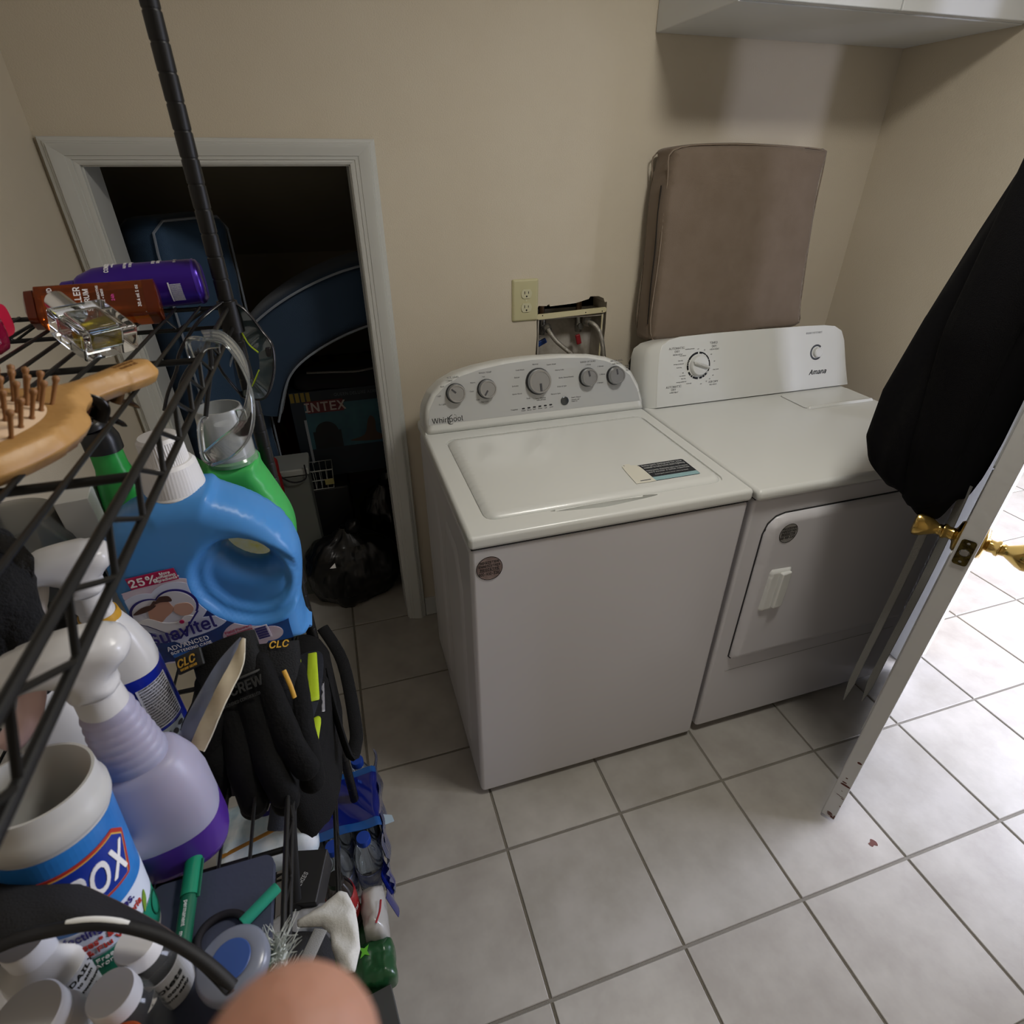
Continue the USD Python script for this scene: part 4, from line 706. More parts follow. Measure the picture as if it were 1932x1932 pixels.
part(c, 'pictogram_panel', mv(bend(prism(rpoly(.030, .020, .001), .0004), .0335), BF@T((0, 0, .020))), M('panel_grey', '#9aa3a6', .5), False)
part(c, 'pictograms', mv(bend(prism(unary_union([ell(.004, .003, (-.009, .002)), ell(.003, .004, (0, -.002)), ell(.004, .003, (.009, .003)), sbox(-.012, -.008, -.006, -.005), sbox(.004, -.008, .011, -.005)]), .0003), .0341), BF@T((0, 0, .020))), BLACK, False)
LAV = M('lavender_plastic', '#9a97ab', .42, sss=.15); VIO = M('violet_liquid', '#4b2a86', .3, sss=.1)
c = thing('spray_bottle', 'hazy translucent trigger spray bottle with a little violet liquid at the bottom', 'spray bottle', T((-.222, -1.398, S2), rz=192, s=1.05))
bot(c, ((.034, .028, 0), (.040, .034, .004), (.0425, .036, .012), (.0425, .036, .046)), VIO, 'liquid')
bot(c, ((.0425, .036, .0462), (.0425, .036, .080), (.040, .0335, .100), (.033, .027, .120), (.0245, .021, .128)), LAV)
nk = [(.0245, .021, .128)]
for k in range(7): nk += [(.0238-.0011*k, .0208-.0008*k, .130+.0088*k), (.0250-.0011*k, .0216-.0008*k, .1335+.0088*k), (.0238-.0011*k, .0208-.0008*k, .137+.0088*k)]
nk += [(.015, .015, .195)]; bot(c, nk, LAV, 'ribbed_neck', 2.2); sprayer(c, .196, M('pink_trigger', '#d8b8b4', .35))
c = thing('spray_bottle', 'plain white trigger spray bottle at the left, half hidden by the black glove', 'spray bottle', T((-.325, -1.30, S2), rz=200))
bot(c, ((.034, .026, 0), (.037, .030, .005), (.037, .030, .10), (.030, .025, .14), (.015, .015, .165), (.0145, .0145, .175)), SPW); sprayer(c, .172)
# canister of wipes without its lid
CAN = M('canister_white', '#b9b7b2', .32, sss=.05); CR_ = .0385
c = thing('wipes_canister', 'open white plastic canister of disinfecting wipes with blue and green label', 'canister', along(np.array((-.263, -1.477, S2)), np.array((-.263, -1.477, S2))+np.array((.05, .105, .993)), (0, -1, .2)))
part(c, 'body', lathe([(0, 0), (.034, 0), (.037, .003), (CR_-.0006, .006), (CR_-.0006, .165), (.0395, .168), (.0405, .172), (.0405, .180), (.0385, .183), (.0375, .190), (.0365, .200), (.0345, .200), (.035, .188), (.034, .165), (.034, .05), (0, .048)], 64), CAN, 50)
part(c, 'wet_wipes', wob(lathe([(0, .080), (.025, .082), (.033, .075), (.033, .05), (0, .05)], 32), .003, 60), M('wipe_white', '#cfcdc8', .9))
def cyl(r, z0, z1, mat, name, a0=None, a1=None, par=None):
    if a0 is None: m = lathe([(r-.0006, z0), (r, z0), (r, z1), (r-.0006, z1)], 72)
    else: m = mv(bend(prism(sbox(math.radians(a0)*r, z0, math.radians(a1)*r, z1), .0004), r), np.eye(4))
    return part(par or c, name, m, mat, False)
KB = M('label_sky_blue', '#2467ac', .3, mottle=('#2f7cc4', 18)); 
lbl = cyl(CR_, .018, .164, KB, 'label'); cyl(CR_+.0002, .018, .052, M('label_green', '#14705a', .35, mottle=('#2a8f6a', 22)), 'green_band', par=lbl); cyl(CR_+.0002, .050, .084, M('label_pale', '#cfd6e2', .4), 'pale_band', par=lbl)
AF = T(rz=205)
def on_can(g, mat, name, lift, h=.0004): return part(lbl, name, mv(bend(prism(g, h), CR_+lift, .003), AF), mat, False)
tri = Polygon([(-.046, .103), (.034, .103), (.042, .136), (.034, .146), (-.02, .143), (-.046, .122)]); on_can(tri.buffer(.0035), M('label_red2', '#a83226', .35), 'logo_border', .0004); on_can(tri.buffer(.0008), M('label_gold', '#c9a24a', .35), 'logo_border', .0008); on_can(tri, M('logo_blue', '#16308c', .35), 'logo_ground', .0012)
part(lbl, 'logo', mv(bend(shear(text('CLOROX', .026, .0005, True, maxw=.084), .12).apply_translation((-.004, .1225, 0)), CR_+.0017, .003), AF), WHITE, False)
part(lbl, 'lettering', mv(bend(cat(text('Disinfecting Wipes.', .0075, .0004, True, maxw=.066).apply_translation((-.002, .0775, 0))), CR_+.0006, .003), AF), INDIGO, False)
part(lbl, 'lettering', mv(bend(cat(text('Kills Viruses* & Bacteria', .0065, .0004, True, maxw=.07).apply_translation((0, .0665, 0)), text('Cold & Flu Virus', .0055, .0004, True, maxw=.055).apply_translation((0, .058, 0)), text('99.9%', .0095, .0004, True).apply_translation((-.072, .064, 0))), CR_+.0006, .003), AF), M('label_red3', '#b8382c', .4), False)
part(lbl, 'lettering', mv(bend(cat(text('Fresh Scent', .0042, .0004, maxw=.04).apply_translation((.01, .046, 0)), text('Aroma fresco', .0042, .0004, maxw=.04).apply_translation((.01, .040, 0))), CR_+.0006, .003), AF), WHITE, False)
on_can(spoly([(.034, .050), (.040, .058), (.041, .068), (.036, .062)], 4), M('label_leaf', '#6f8f2a', .45), 'leaf', .0006); on_can(ell(.009, .013, (.051, .036), 10).difference(ell(.0078, .0118, (.051, .036), 10)), M('label_ring', '#0f4a34', .4), 'badge', .0006)
# work gloves draped in front of the jug
GL = M('glove_black', '#070707', .85, bump=(300, .0008), spec=.25); GLG = M('glove_grey_fourchette', '#3b3a36', .8); GLC = M('glove_cuff', '#0f0f0e', .75, bump=(500, .0008), spec=.3); YEL = M('logo_yellow', '#c79a2e', .55)
def glove(name, label, o, xa, ya, flip=1, curl=0.0):
    """Flat work glove: x across the palm, y from the cuff towards the fingertips."""
    F = frame(o, xa, ya); c = thing(name, label, 'glove', F); B = []; f = flip
    palm = [((-.030, .0, 0), .013), ((-.012, .0, .001), .015), ((.012, .0, .001), .015), ((.030, .0, 0), .013)]; kn = [((-.036, .066, .0), .0155), ((-.013, .073, .002), .0165), ((.011, .072, .002), .0165), ((.034, .062, 0), .0150)]
    for (a, ra), (b, rb) in zip(palm, kn): B.append((a, ra, b, rb))
    for i in range(3): B += [(palm[i][0], palm[i][1], palm[i+1][0], palm[i+1][1]), (kn[i][0], .012, kn[i+1][0], .012), (palm[i][0], .012, kn[i+1][0], .012)]
    for (b, rb), dx, L, r in zip(kn, (-.010, -.004, .004, .011), (.060, .070, .066, .052), (.0150, .0155, .0155, .0140)):
        b = np.array(b); m1 = b+np.array((dx*.5, L*.5, .006*(1-curl))); t = b+np.array((dx, L, -.004-.02*curl)); B += chain([tuple(b), tuple(m1), tuple(t)], [rb, r*1.02, r])
    B += chain([(f*.026, .014, 0), (f*.050, .040, .006), (f*.056, .072, .004)], [.016, .0145, .0125])
    S = bones([((a[0], a[1], a[2]*1), ra, (b[0], b[1], b[2]), rb) for a, ra, b, rb in B], .005, 5); v = np.array(S.vertices); v[:, 2] *= .82; S.vertices = v
    part(c, 'hand', wob(S, .0016, 45, 3), GL, True)
    part(c, 'cuff', wob(loft([sring(a, b, 0, 2.4, 40)@np.array([[1, 0, 0], [0, 0, 1], [0, 0, 0]])+np.array((0, y, 0)) for a, b, y in ((.037, .015, .018), (.037, .017, .0), (.037, .018, -.022), (.036, .018, -.036), (.034, .016, -.036), (.032, .012, -.015))]), .0012, 60), GLC, 60)
    for x0, x1 in ((-.024, -.014), (.001, .006), (.022, .030)):
        part(c, 'finger_gusset', tube(smooth_pts([(x0*.96, .078, .009), (x0*1.02+.001, .096, .008), (x1*.9+x0*.1, .125, .004)], 5), .0032, 8, flat=.6), GLG, 60)
    return c, F
c, F = glove('work_glove', 'black work glove with yellow cuff logo, fingers pointing down in front of the blue jug', (-.172, -1.262, 1.088), (-.96, .02, -.27), (-.05, -.72, -.69), 1)
part(c, 'strap', mv(rbox(.034, .020, .004, .0015), T((.030, -.026, .0205), ry=14)), M('strap_black', '#1c1c1a', .6))
part(c, 'strap_logo', mv(cat(shear(text('CLC', .0085, .0006, True), .2), text('WORK GEAR', .0026, .0006, True).apply_translation((.001, -.0075, 0))), T((.032, -.027, .0232), ry=14)@T(rz=180)), YEL, False)
part(c, 'lettering', cat([mv(text('PITCREW', .0105, .0008, True, maxw=.058), T((-.008, .022, .0168))@T(rz=180)), mv(text('MACHINED CONTROLLED', .0034, .0006, False, maxw=.042), T((-.010, .035, .0172))@T(rz=180))]), M('embossed_grey', '#2e2e2b', .6), False)
part(c, 'cuff_seam', tube(smooth_pts([(-.038, .010, .006), (-.02, .012, .0165), (.02, .012, .0165), (.038, .010, .006)], 6), .0014, 6), GLG)
c, F = glove('work_glove', 'second black work glove with a yellow pull tab, hanging over the shelf edge', (-.138, -1.262, 1.072), (-.80, -.10, .2), (.12, -.62, -.775), 1, .3)
part(c, 'strap_logo', mv(shear(text('CLC', .0075, .0006, True), .2), T((-.012, -.034, .0206))@T(rz=180)), YEL, False)
part(c, 'pull_tab', mv(tube(smooth_pts([(-.016, -.004, .021), (-.022, .012, .022), (-.027, .028, .018)], 5), .0026, 8, flat=.5), T()), M('tab_yellow', '#c8993a', .5), 60)
part(c, 'knuckle_patch', mv(pillow(ell(.011, .008), rnd(.003, .003), flat(0), .003), T((.033, .068, .0085))), M('knuckle_grey', '#4a4a48', .35), 60)
# curled plastic sleeve with a cream card
c = thing('packaging_sleeve', 'curled clear plastic sleeve with a cream card stuck between bottle and gloves', 'packaging', T((-.16, -1.345, 1.15))); O = np.array((-.16, -1.345, 1.15))
mid = np.array([(-.192, -1.371, 1.105), (-.176, -1.362, 1.130), (-.160, -1.347, 1.150), (-.146, -1.331, 1.165), (-.134, -1.316, 1.180)])-O; wd = np.array([(.011, -.003, -.005), (.013, -.002, -.005), (.013, -.001, -.005), (.010, 0, -.005), (.002, 0, -.001)])
mc, wc = smooth_pts(mid, 6), smooth_pts(wd, 6); NU = len(mc)
def sleeve(u, v, a, b):
    i = min(NU-1, int(round(u*(NU-1)))); k = a+(b-a)*v; return mc[i]+wc[i]*k*(1+.06*math.sin(u*9+v))+np.array((.25, -.5, .8))*(.006*(1-k*k)*(1-u)+.0012*math.sin(u*14+v*3))
part(c, 'card', sheet(lambda u, v: sleeve(u, v, -.12, .85), NU, 10, .0012), M('cream_card', '#a3967a', .75, mottle=('#93846a', 30)), True); part(c, 'clear_film', sheet(lambda u, v: sleeve(u, v, -1.05, -.10), NU, 10, .0008), film('scuffed_film', '#a9b2c8', .2, .2), True)
part(c, 'torn_edge', tube(np.array([sleeve(u, 1, -.12, .86) for u in np.linspace(0, 1, 20)]), .0009, 6), M('card_edge', '#d2ccb8', .7))
# knitted black glove hanging from the top shelf at the left
KN = M('black_knit', '#0d0d0d', .95, bump=(260, .0025)); c = thing('knit_glove', 'black knitted glove with ribbed grey cuff hanging at the left of the rack', 'glove', T((-.30, -1.275, 1.29)))
part(c, 'hand', wob(bones(chain([(-.022, .0, .0), (-.012, -.02, -.03), (-.02, -.03, -.065), (-.026, -.035, -.105)], [.030, .028, .026, .018])+chain([(-.012, -.02, -.03), (.002, -.034, -.062), (-.004, -.045, -.112)], [.024, .018, .012])+chain([(-.02, -.03, -.06), (-.045, -.05, -.13)], [.02, .012]), .006, 3), .003, 60, 5), KN, True)
part(c, 'cuff', wob(loft([np.array([(R*math.cos(t)-.018, z0+.35*R*math.sin(t)*0, R*.55*math.sin(t)+h) for t in np.arange(60)*2*math.pi/60]) for R, z0, h in ((.036, -.012, -.012), (.042, -.014, .002), (.040, -.014, .012), (.030, -.012, .010), (.027, -.012, -.006))]), .0015, 120), M('ribbed_grey', '#3a3b3b', .9, bump=(400, .002)), 50)
# small things at the near end: bottles, notebook, marker, chalk, hair tie, brush
NB = M('slate_cover', '#3a3f52', .55, bump=(200, .0003)); c = thing('notebook', 'slate blue notebook lying on the middle shelf along its front edge', 'notebook', T((-.186, -1.515, S2+.001)))
part(c, 'cover', prism(rpoly(.105, .150, .010), .0016).apply_translation((0, 0, .0065)), NB); part(c, 'pages', prism(rpoly(.102, .147, .009), .0045).apply_translation((0, 0, .0018)), M('page_white', '#c9c8c4', .8)); part(c, 'cover', prism(rpoly(.105, .150, .010), .0016), NB)
NZ = S2+.0092
GM = M('marker_green', '#0f5a40', .35)
F = along(np.array((-.2005, -1.515, NZ+.0075)), np.array((-.2025, -1.43, NZ+.009))); c = thing('marker_pen', 'dark green marker pen with a pocket clip, lying on the notebook', 'marker', F)
part(c, 'barrel', lathe([(0, 0), (.006, 0), (.0066, .002), (.0066, .05), (.0062, .052), (0, .052)], 20), GM, 40); part(c, 'cap', lathe([(0, .052), (.0072, .052), (.0072, .086), (.0055, .090), (0, .090)], 20), M('marker_cap', '#157a58', .3), 40)
part(c, 'clip', mv(rbox(.003, .0018, .034, .0008), T((-.0078, .001, .066))), GM); part(c, 'lettering', cat([mv(text(s, .003, .0003, maxw=.022), T((0, .0068, z), rx=-90)@T(rz=90)) for s, z in (('permanent', .036), ('marker', .015))]), WHITE, False)
F = along(np.array((-.1555, -1.4975, NZ+.0052)), np.array((-.1305, -1.478, NZ+.0052))); c = thing('chalk_stick', 'teal green chalk stick lying on the slate blue notebook', 'chalk', F); part(c, 'stick', lathe([(0, 0), (.0048, 0), (.0050, .001), (.0050, .034), (.0046, .035), (0, .035)], 20), M('chalk_teal', '#1f8a70', .85), 40)
c = thing('hair_tie', 'black elastic hair tie on the slate blue notebook', 'hair tie', T((-.172, -1.501, NZ+.003))); part(c, 'band', tube([(.019*math.cos(t), .017*math.sin(t), .0006*math.sin(3*t)) for t in np.arange(36)*2*math.pi/36], .0034, 8, True), M('elastic_black', '#17141a', .8), 60)
c = thing('lidded_tub', 'small clear tub with a blue round lid panel and green contents', 'tub', T((-.148, -1.545, S2+.009), s=.74))
part(c, 'body', lathe([(0, 0), (.026, 0), (.029, .004), (.031, .045), (.0305, .052), (0, .052)], 40), M('tub_green', '#2a5a44', .3, trans=.3), 50)
part(c, 'lid', lathe([(.0, .053), (.033, .053), (.0345, .057), (.0345, .066), (.031, .071), (.021, .0725), (.0195, .0715), (0, .0715)], 44), M('lid_clear', '#8c92a2', .25, trans=.35), 50); part(c, 'lid_panel', lathe([(0, .0725), (.0185, .0725), (.019, .0735), (.0175, .0745), (0, .0745)], 40), M('lid_blue', '#34508f', .35), 50)
c = thing('bristle_brush', 'white bristled brush head lying by the clear tub', 'brush', T((-.128, -1.548, S2+.010))); part(c, 'block', rbox(.02, .045, .012, .004, (.0, 0, .006)), M('brush_block', '#b9bfb8', .5)); br = []
for i in range(170):
    x, y = rng.uniform(-.010, .010), rng.uniform(-.022, .022); a = rng.uniform(-.5, .9); L = rng.uniform(.02, .03); br.append(tube([(x, y, .010), (x+L*.4*a, y+rng.uniform(-.003, .006), .010+L*.5), (x+L*a, y+rng.uniform(-.004, .012), .010+L*.85)], [.0007, .0006, .0002], 4))
part(c, 'bristles', cat(br), M('bristle_white', '#d4d8d0', .7), True, kind='stuff')
PC = M('pill_clear', '#eef0ee', .05, trans=.95, ior=1.3); PLB = M('pill_label', '#b9b9bc', .5)
def pill(label, o, r, h, cap, mat, lb=None, txt=(), rz=0, capm=WCAP):
    c = thing('small_bottle', label, 'bottle', T(o, rz=rz)); part(c, 'body', lathe([(0, 0), (r*.9, 0), (r, r*.1), (r, h*.72), (r*.92, h*.8), (r*.62, h*.86), (r*.6, h*.9), (0, h*.9)], 40), mat, 50)
    k = part(c, 'cap', lathe([(0, h*.86), (cap, h*.86), (cap*1.02, h*.88), (cap*1.0, h*1.03), (cap*.94, h*1.05), (0, h*1.05)], 48), capm, 40)
    if lb:
        part(c, 'label', lathe([(r-.0004, h*.12), (r+.0004, h*.12), (r+.0004, h*.64), (r-.0004, h*.64)], 44), lb, False)
        if txt: part(c, 'lettering', cat([mv(bend(text(s, q, .0003, True, maxw=1.7*r).apply_translation((0, y*h, 0)), r+.0006, .003), T(rz=30)) for s, q, y in txt]), BLACK, False, kind='stuff')
    return c
pill('small clear empty bottle with plain white screw cap at the shelf front', (-.218, -1.551, S2), .0185, .082, .0150, PC)
pill('small clear bottle with white cap and white label standing behind its twin', (-.209, -1.524, S2), .0185, .082, .0140, PC, PLB, (('Tablets', .006, .5), ('100 count', .004, .38), ('Take one daily', .003, .28)))
pill('white bottle with a big flat round flip lid in the front corner', (-.262, -1.554, S2), .024, .092, .0205, M('bottle_white', '#d2cfca', .4))
pill('tall white bottle with printed black text and a line emblem, behind the flip lid', (-.277, -1.508, S2), .025, .100, .015, M('bottle_white', '#d2cfca'), M('label_white2', '#c6c8d0', .5), (('USE DAILY', .005, .58), ('apply to skin', .003, .5), ('do not swallow', .003, .42), ('keep cool', .003, .34)), 20)
c = pill('squat bottle with bright orange cap at the very front', (-.212, -1.580, S2), .020, .066, .0160, PC, None, (), 0, M('cap_orange', '#d65a1c', .35))
# ---------------------------------------------------------------- third shelf: backpack, bags, box, tote
BPK = M('backpack_black', '#0a0a0b', .85, bump=(500, .0008), spec=.3); BPN = M('backpack_navy', '#171b26', .8, bump=(500, .0006)); MESH = M('backpack_mesh', '#1a1b1f', .9, bump=(900, .001)); HV = M('hi_vis_yellow', '#b4cc2a', .5)
c = thing('backpack', 'black and navy backpack with neon yellow strips lying on the third shelf', 'backpack', T((-.17, -1.13, S3))); 
bpo = spoly([(-.085, .165), (-.04, .185), (.03, .183), (.060, .165), (.070, .11), (.063, -.02), (.048, -.080), (.022, -.110), (.004, -.112), (-.006, -.10), (-.008, -.06), (-.01, -.035), (-.08, -.005), (-.10, .06)], 5)
part(c, 'body', wob(pillow(bpo, rnd(.10, .045), rnd(.098, .03), .012), .003, 25, 2).apply_translation((0, 0, .102)), BPK, 60)
def strip(name, pts, w, mat, th=.004, z=0): return part(c, name, tube(smooth_pts(pts, 5), w, 8, flat=th/w), mat, 60)
part(c, 'top_panel', mv(pillow(spoly([(-.075, .15), (-.03, .172), (.025, .170), (.05, .14), (.03, .10), (-.02, .085), (-.07, .095)], 5), rnd(.006, .005), flat(0), .008), T((0, 0, .199), rx=-3)), MESH, 60)
part(c, 'front_panel', mv(pillow(spoly([(.005, .09), (.060, .105), (.060, .02), (.042, -.05), (.030, -.075), (.018, -.05), (.0, .0)], 5), rnd(.005, .004), flat(0), .008), T((0, 0, .2005))), BPN, 60)
part(c, 'neon_strip', mv(pillow(Polygon([(.041, .10), (.055, .10), (.058, -.005), (.038, -.005)]), rnd(.003, .002), flat(0), .004), T((0, 0, .2055))), HV, 60)
part(c, 'neon_tab', mv(pillow(Polygon([(.012, .088), (.030, .090), (.030, .066), (.014, .068)]), rnd(.003, .002), flat(0), .003), T((0, 0, .2055))), HV, 60)
part(c, 'neon_strip', mv(pillow(spoly([(.044, -.034), (.058, -.032), (.054, -.070), (.054, -.084), (.032, -.088), (.040, -.070)], 3), rnd(.003, .002), flat(0), .004), T((0, 0, .197))), HV, 60)
part(c, 'reflective_strip', mv(pillow(Polygon([(.063, .06), (.0675, .06), (.0675, -.006), (.0625, -.006)]), rnd(.002, .0015), flat(0), .003), T((0, 0, .196), ry=22)@T((-.004, 0, .006))), M('reflective_grey', '#a9a9b2', .3, .5), 60)
strip('shoulder_strap', [(.060, .20, .17), (.088, .14, .13), (.097, .03, .09), (.094, -.01, .088), (.084, -.03, .09), (.070, .03, .135), (.062, .09, .17)], .011, BPK, .005)
strip('webbing', [(.012, -.10, .17), (.004, -.14, .13), (-.004, -.19, .06), (-.008, -.22, .01)], .008, M('webbing', '#17181a', .75), .004)
strip('side_flap', [(.010, -.08, .19), (.002, -.125, .18), (-.010, -.16, .15)], .012, BPN, .008)
cord = smooth_pts([(.018, -.085, .200), (.023, -.100, .199), (.018, -.106, .201), (.026, -.112, .202), (.036, -.130, .196), (.042, -.138, .194), (.036, -.143, .196), (.045, -.150, .193)], 5)
part(c, 'zip_cord', cat(tube(cord, .0020, 8), trimesh.creation.icosphere(1, .0038).apply_translation((.022, -.104, .2005)), trimesh.creation.icosphere(1, .0042).apply_translation((.040, -.139, .1955))), M('neon_cord', '#b6d22e', .5), True)
c = thing('cloud_packet', 'soft pale blue cloud-patterned packet under the gloves on the third shelf', 'packet', T((-.225, -1.205, S3+.016), rz=6))
pk = pillow(rpoly(.145, .115, .02), lambda d, x, y: .058*np.sqrt(np.clip(d/.045, 0, 1))+.004*np.sin(x*55+y*30)*np.clip(d/.02, 0, 1), flat(.012), .006); part(c, 'packet', wob(pk, .002, 60), M('packet_blue', '#a4bccb', .25, mottle=('#d6dade', 22)), True)
part(c, 'badge', mv(cat(prism(ell(.018, .012), .001)), T((.014, -.002, .0625))), INDIGO, False); part(c, 'lettering', mv(text('DVK', .010, .0008, True), T((.014, -.002, .0637))), WHITE, False)
part(c, 'ochre_band', tube(smooth_pts([(-.055, -.036, .040), (-.01, -.036, .050), (.035, -.030, .052), (.060, -.012, .036)], 6), .0032, 8, flat=.3), M('packet_ochre', '#9a6a24', .4), 60)
c = thing('black_box', 'small black box with a white printed strip beside the tote', 'box', T((-.163, -1.302, S3+.022), rz=-14)); part(c, 'box', bx(-.024, .024, -.036, .036, -.022, .022, .002), M('box_black', '#1d1d1e', .5)); part(c, 'printed_strip', mv(cat(text('E-SERIES', .006, .0004, True, maxw=.03)), T((-.004, -.010, .0224))@T(rz=70)), M('box_print', '#9d9d9d', .5), False)
c = thing('black_tote', 'black fabric tote with grey webbing handle on the third shelf', 'tote bag', T((-.165, -1.43, S3+.03)))
part(c, 'bag', wob(pillow(spoly([(-.05, .05), (.02, .055), (.034, .02), (.036, -.04), (.02, -.09), (-.05, -.09)], 5), lambda d, x, y: .055*np.sqrt(np.clip(d/.04, 0, 1)), flat(.028), .006), .003, 40), M('tote_black', '#1c1c1d', .85, bump=(400, .001)), True)
part(c, 'handle', tube(smooth_pts([(-.04, -.075, .052), (-.01, -.035, .063), (.012, .0, .062), (.028, .035, .05)], 6), .0085, 10, flat=.2), M('webbing_grey', '#8d8d8b', .8, bump=(900, .001)), 60)
c = thing('white_cloth_bag', 'crumpled white fabric bag spilling over the third shelf edge', 'bag', T((-.118, -1.395, S3+.068)))
part(c, 'fabric', wob(pillow(Polygon([(-.050, .026), (-.02, .034), (.004, .046), (.014, .040), (.024, .016), (.026, -.03), (.018, -.052), (.002, -.050), (-.008, -.020), (-.010, -.002), (-.020, .010), (-.050, .018)]), lambda d, x, y: .006*np.sqrt(np.clip(d/.008, 0, 1))+.003*np.sin(y*150+x*60)*np.clip(d/.01, 0, 1), flat(.003), .003), .0012, 60), M('white_cloth', '#c9c8c2', .85, bump=(300, .0006)), True)
CRK = film('crinkle_film', '#c4c4c6', .5, .15)
c = thing('plastic_bag', 'crinkled see-through plastic bag between the black box and the tote', 'bag', T((-.165, -1.357, S3+.012)))
part(c, 'film', wob(pillow(spoly([(-.05, .02), (.0, .03), (.035, .02), (.04, -.01), (.0, -.022), (-.05, -.02)], 4), lambda d, x, y: .022*np.sqrt(np.clip(d/.015, 0, 1)), flat(.010), .004), .006, 70), CRK, True)
# bottom shelf: bottled water, magazines, soda bottle, bags
WAT = film('bottle_plastic', '#c9d2dc', .10, .03); BCAP = M('bottle_cap_blue', '#1c3f9a', .35)
bp = [(0, 0), (.026, 0), (.031, .004)]
for k in range(5): bp += [(.0318, .012+.018*k), (.0318, .024+.018*k), (.0302, .0265+.018*k), (.0302, .0285+.018*k)]
bp += [(.0318, .106), (.0318, .128), (.029, .145), (.021, .166), (.0135, .182), (.0128, .188), (.0128, .196), (0, .197)]
WZ = S4+.001; spots = [(x, y) for y in (-1.048, -.983, -.918, -.853) for x in (-.115, -.180)]
wb0 = None; GRP = 'water bottles in the shrink-wrapped pack'; ROWS = ('front', 'second', 'third', 'rear')
for i, (x, y) in enumerate(spots):
    LAB = f'blue-capped clear water bottle, {("right", "left")[i % 2]} one in the {ROWS[i//2]} row of the shrink-wrapped pack'
    if wb0 is None:
        wb0 = thing('water_bottle', LAB, 'water bottle', T((x, y, WZ)), GRP)
        part(wb0, 'body', lathe(bp, 32), WAT, 50); part(wb0, 'water', lathe([(0, .002), (.029, .004), (.0298, .10), (.029, .135), (.02, .16), (0, .16)], 28), film('water_body', '#dfe8f0', .05, .02), 50)
        part(wb0, 'label', lathe([(.0304, .045), (.0320, .046), (.0320, .098), (.0304, .099)], 32), M('bottle_label', '#2c4fa8', .35, mottle=('#b9c4da', 40)), 50)
        part(wb0, 'cap', lathe([(0, .184), (.0150, .184), (.0153, .187), (.0150, .199), (.0138, .2015), (0, .202)], 32), BCAP, 40)
    else: copy_of(wb0, 'water_bottle', T((x, y, WZ), rz=37*i), LAB, 'water bottle', GRP)
c = thing('shrink_film', 'glossy dark blue shrink film wrapped round the pack of water bottles', 'shrink wrap', T((-.1475, -.95, WZ)))
BLF = M('film_blue', '#0e1c6e', .12, coat=.6); BLF2 = M('film_blue_light', '#1d4f92', .15)
def over(u, v, y0, y1, zt=.204):
    a = -.12+u*.24; x = max(-.069, min(.069, a)); z = zt-max(0, abs(a)-.069)*3.4; q = y0+v*(y1-y0); s = 1 if a > .069 else -1 if a < -.069 else 0
    return (x+s*.003+.002*math.sin(q*90+a*40), q, max(z, .012)+.003*math.sin(a*70+q*55))
part(c, 'blue_band', sheet(lambda u, v: over(u, v, -.062, .050), 40, 24, .0012), BLF, True); part(c, 'light_band', sheet(lambda u, v: over(u, v, -.082, -.0625), 40, 6, .0012), BLF2, True); part(c, 'light_band', sheet(lambda u, v: over(u, v, .0505, .066), 40, 6, .0012), BLF2, True)
part(c, 'clear_side', sheet(lambda u, v: (.073+.004*math.sin(v*20+u*9)+.003*math.sin(u*31), -.14+.28*v, .012+.17*u), 24, 40, .0010), film('side_film', '#8f98c0', .35, .06), True)
part(c, 'loose_end', sheet(lambda u, v: (.060+.016*u+.004*math.sin(v*9), -.185+.075*v, .10-.10*u+.03*v), 12, 16, .0012), BLF, True)
c = thing('paper_scrap', 'pale blue scrap of paper sticking out beside the water pack', 'paper', T((-.062, -.985, WZ+.13))); part(c, 'scrap', mv(prism(Polygon([(-.012, -.010), (.014, -.004), (.010, .012), (-.012, .018)]), .001), T(ry=12)), M('scrap_blue', '#9fb2bd', .7), False)
MZ = S4+.0005
cols = ['#8d887a', '#a39b84', '#7f7d74', '#948f86', '#6f7568', '#8a8578', '#2a5a34']
for i in range(7):
    c = thing('magazine', f'thin worn magazine, {("lowest", "second lowest", "third lowest", "fourth", "fifth", "sixth")[i]} of the stack on the bottom shelf' if i < 6 else 'green-covered magazine topping the stack on the bottom shelf', 'magazine', T((-.20+rng.uniform(-.003, .003), -1.275+rng.uniform(-.006, .006), MZ+.0115*i), rz=rng.uniform(-1.2, 1.2)), 'magazines in the bottom stack' if i < 6 else None)
    part(c, 'pages', bx(-.10, .0955, -.18, .155, .0008, .0098, .0006), M(f'mag_pages_{i%3}', ['#a8a28c', '#8f8a7a', '#b0aa98'][i % 3], .85, bump=(700, .001))); part(c, 'cover', bx(-.101, .0965, -.181, .156, .0100, .0110, .0004), M(f'mag_cover_{i}', cols[i], .4))
MT = MZ+.0115*7
COLA = M('cola_dark', '#140b09', .08, coat=.5); CRED = M('soda_label_red', '#9c1820', .25, coat=.4)
c = thing('soda_bottle', 'dark soda bottle with a red label standing on the magazines', 'bottle', T((-.168, -1.148, MT))); part(c, 'body', lathe([(0, 0), (.026, 0), (.030, .004), (.030, .03), (.027, .04), (.030, .05)], 36), COLA, 50)
part(c, 'label', lathe([(.0302, .05), (.0306, .051), (.0306, .112), (.028, .128), (.0275, .128)], 40), CRED, 50); part(c, 'neck', lathe([(0, .120), (.0278, .126), (.022, .150), (.0145, .166), (0, .168)], 36), COLA, 50); part(c, 'cap', lathe([(0, .166), (.0150, .166), (.0155, .170), (.0150, .182), (0, .184)], 30), M('cap_dark', '#121212', .4), 40)
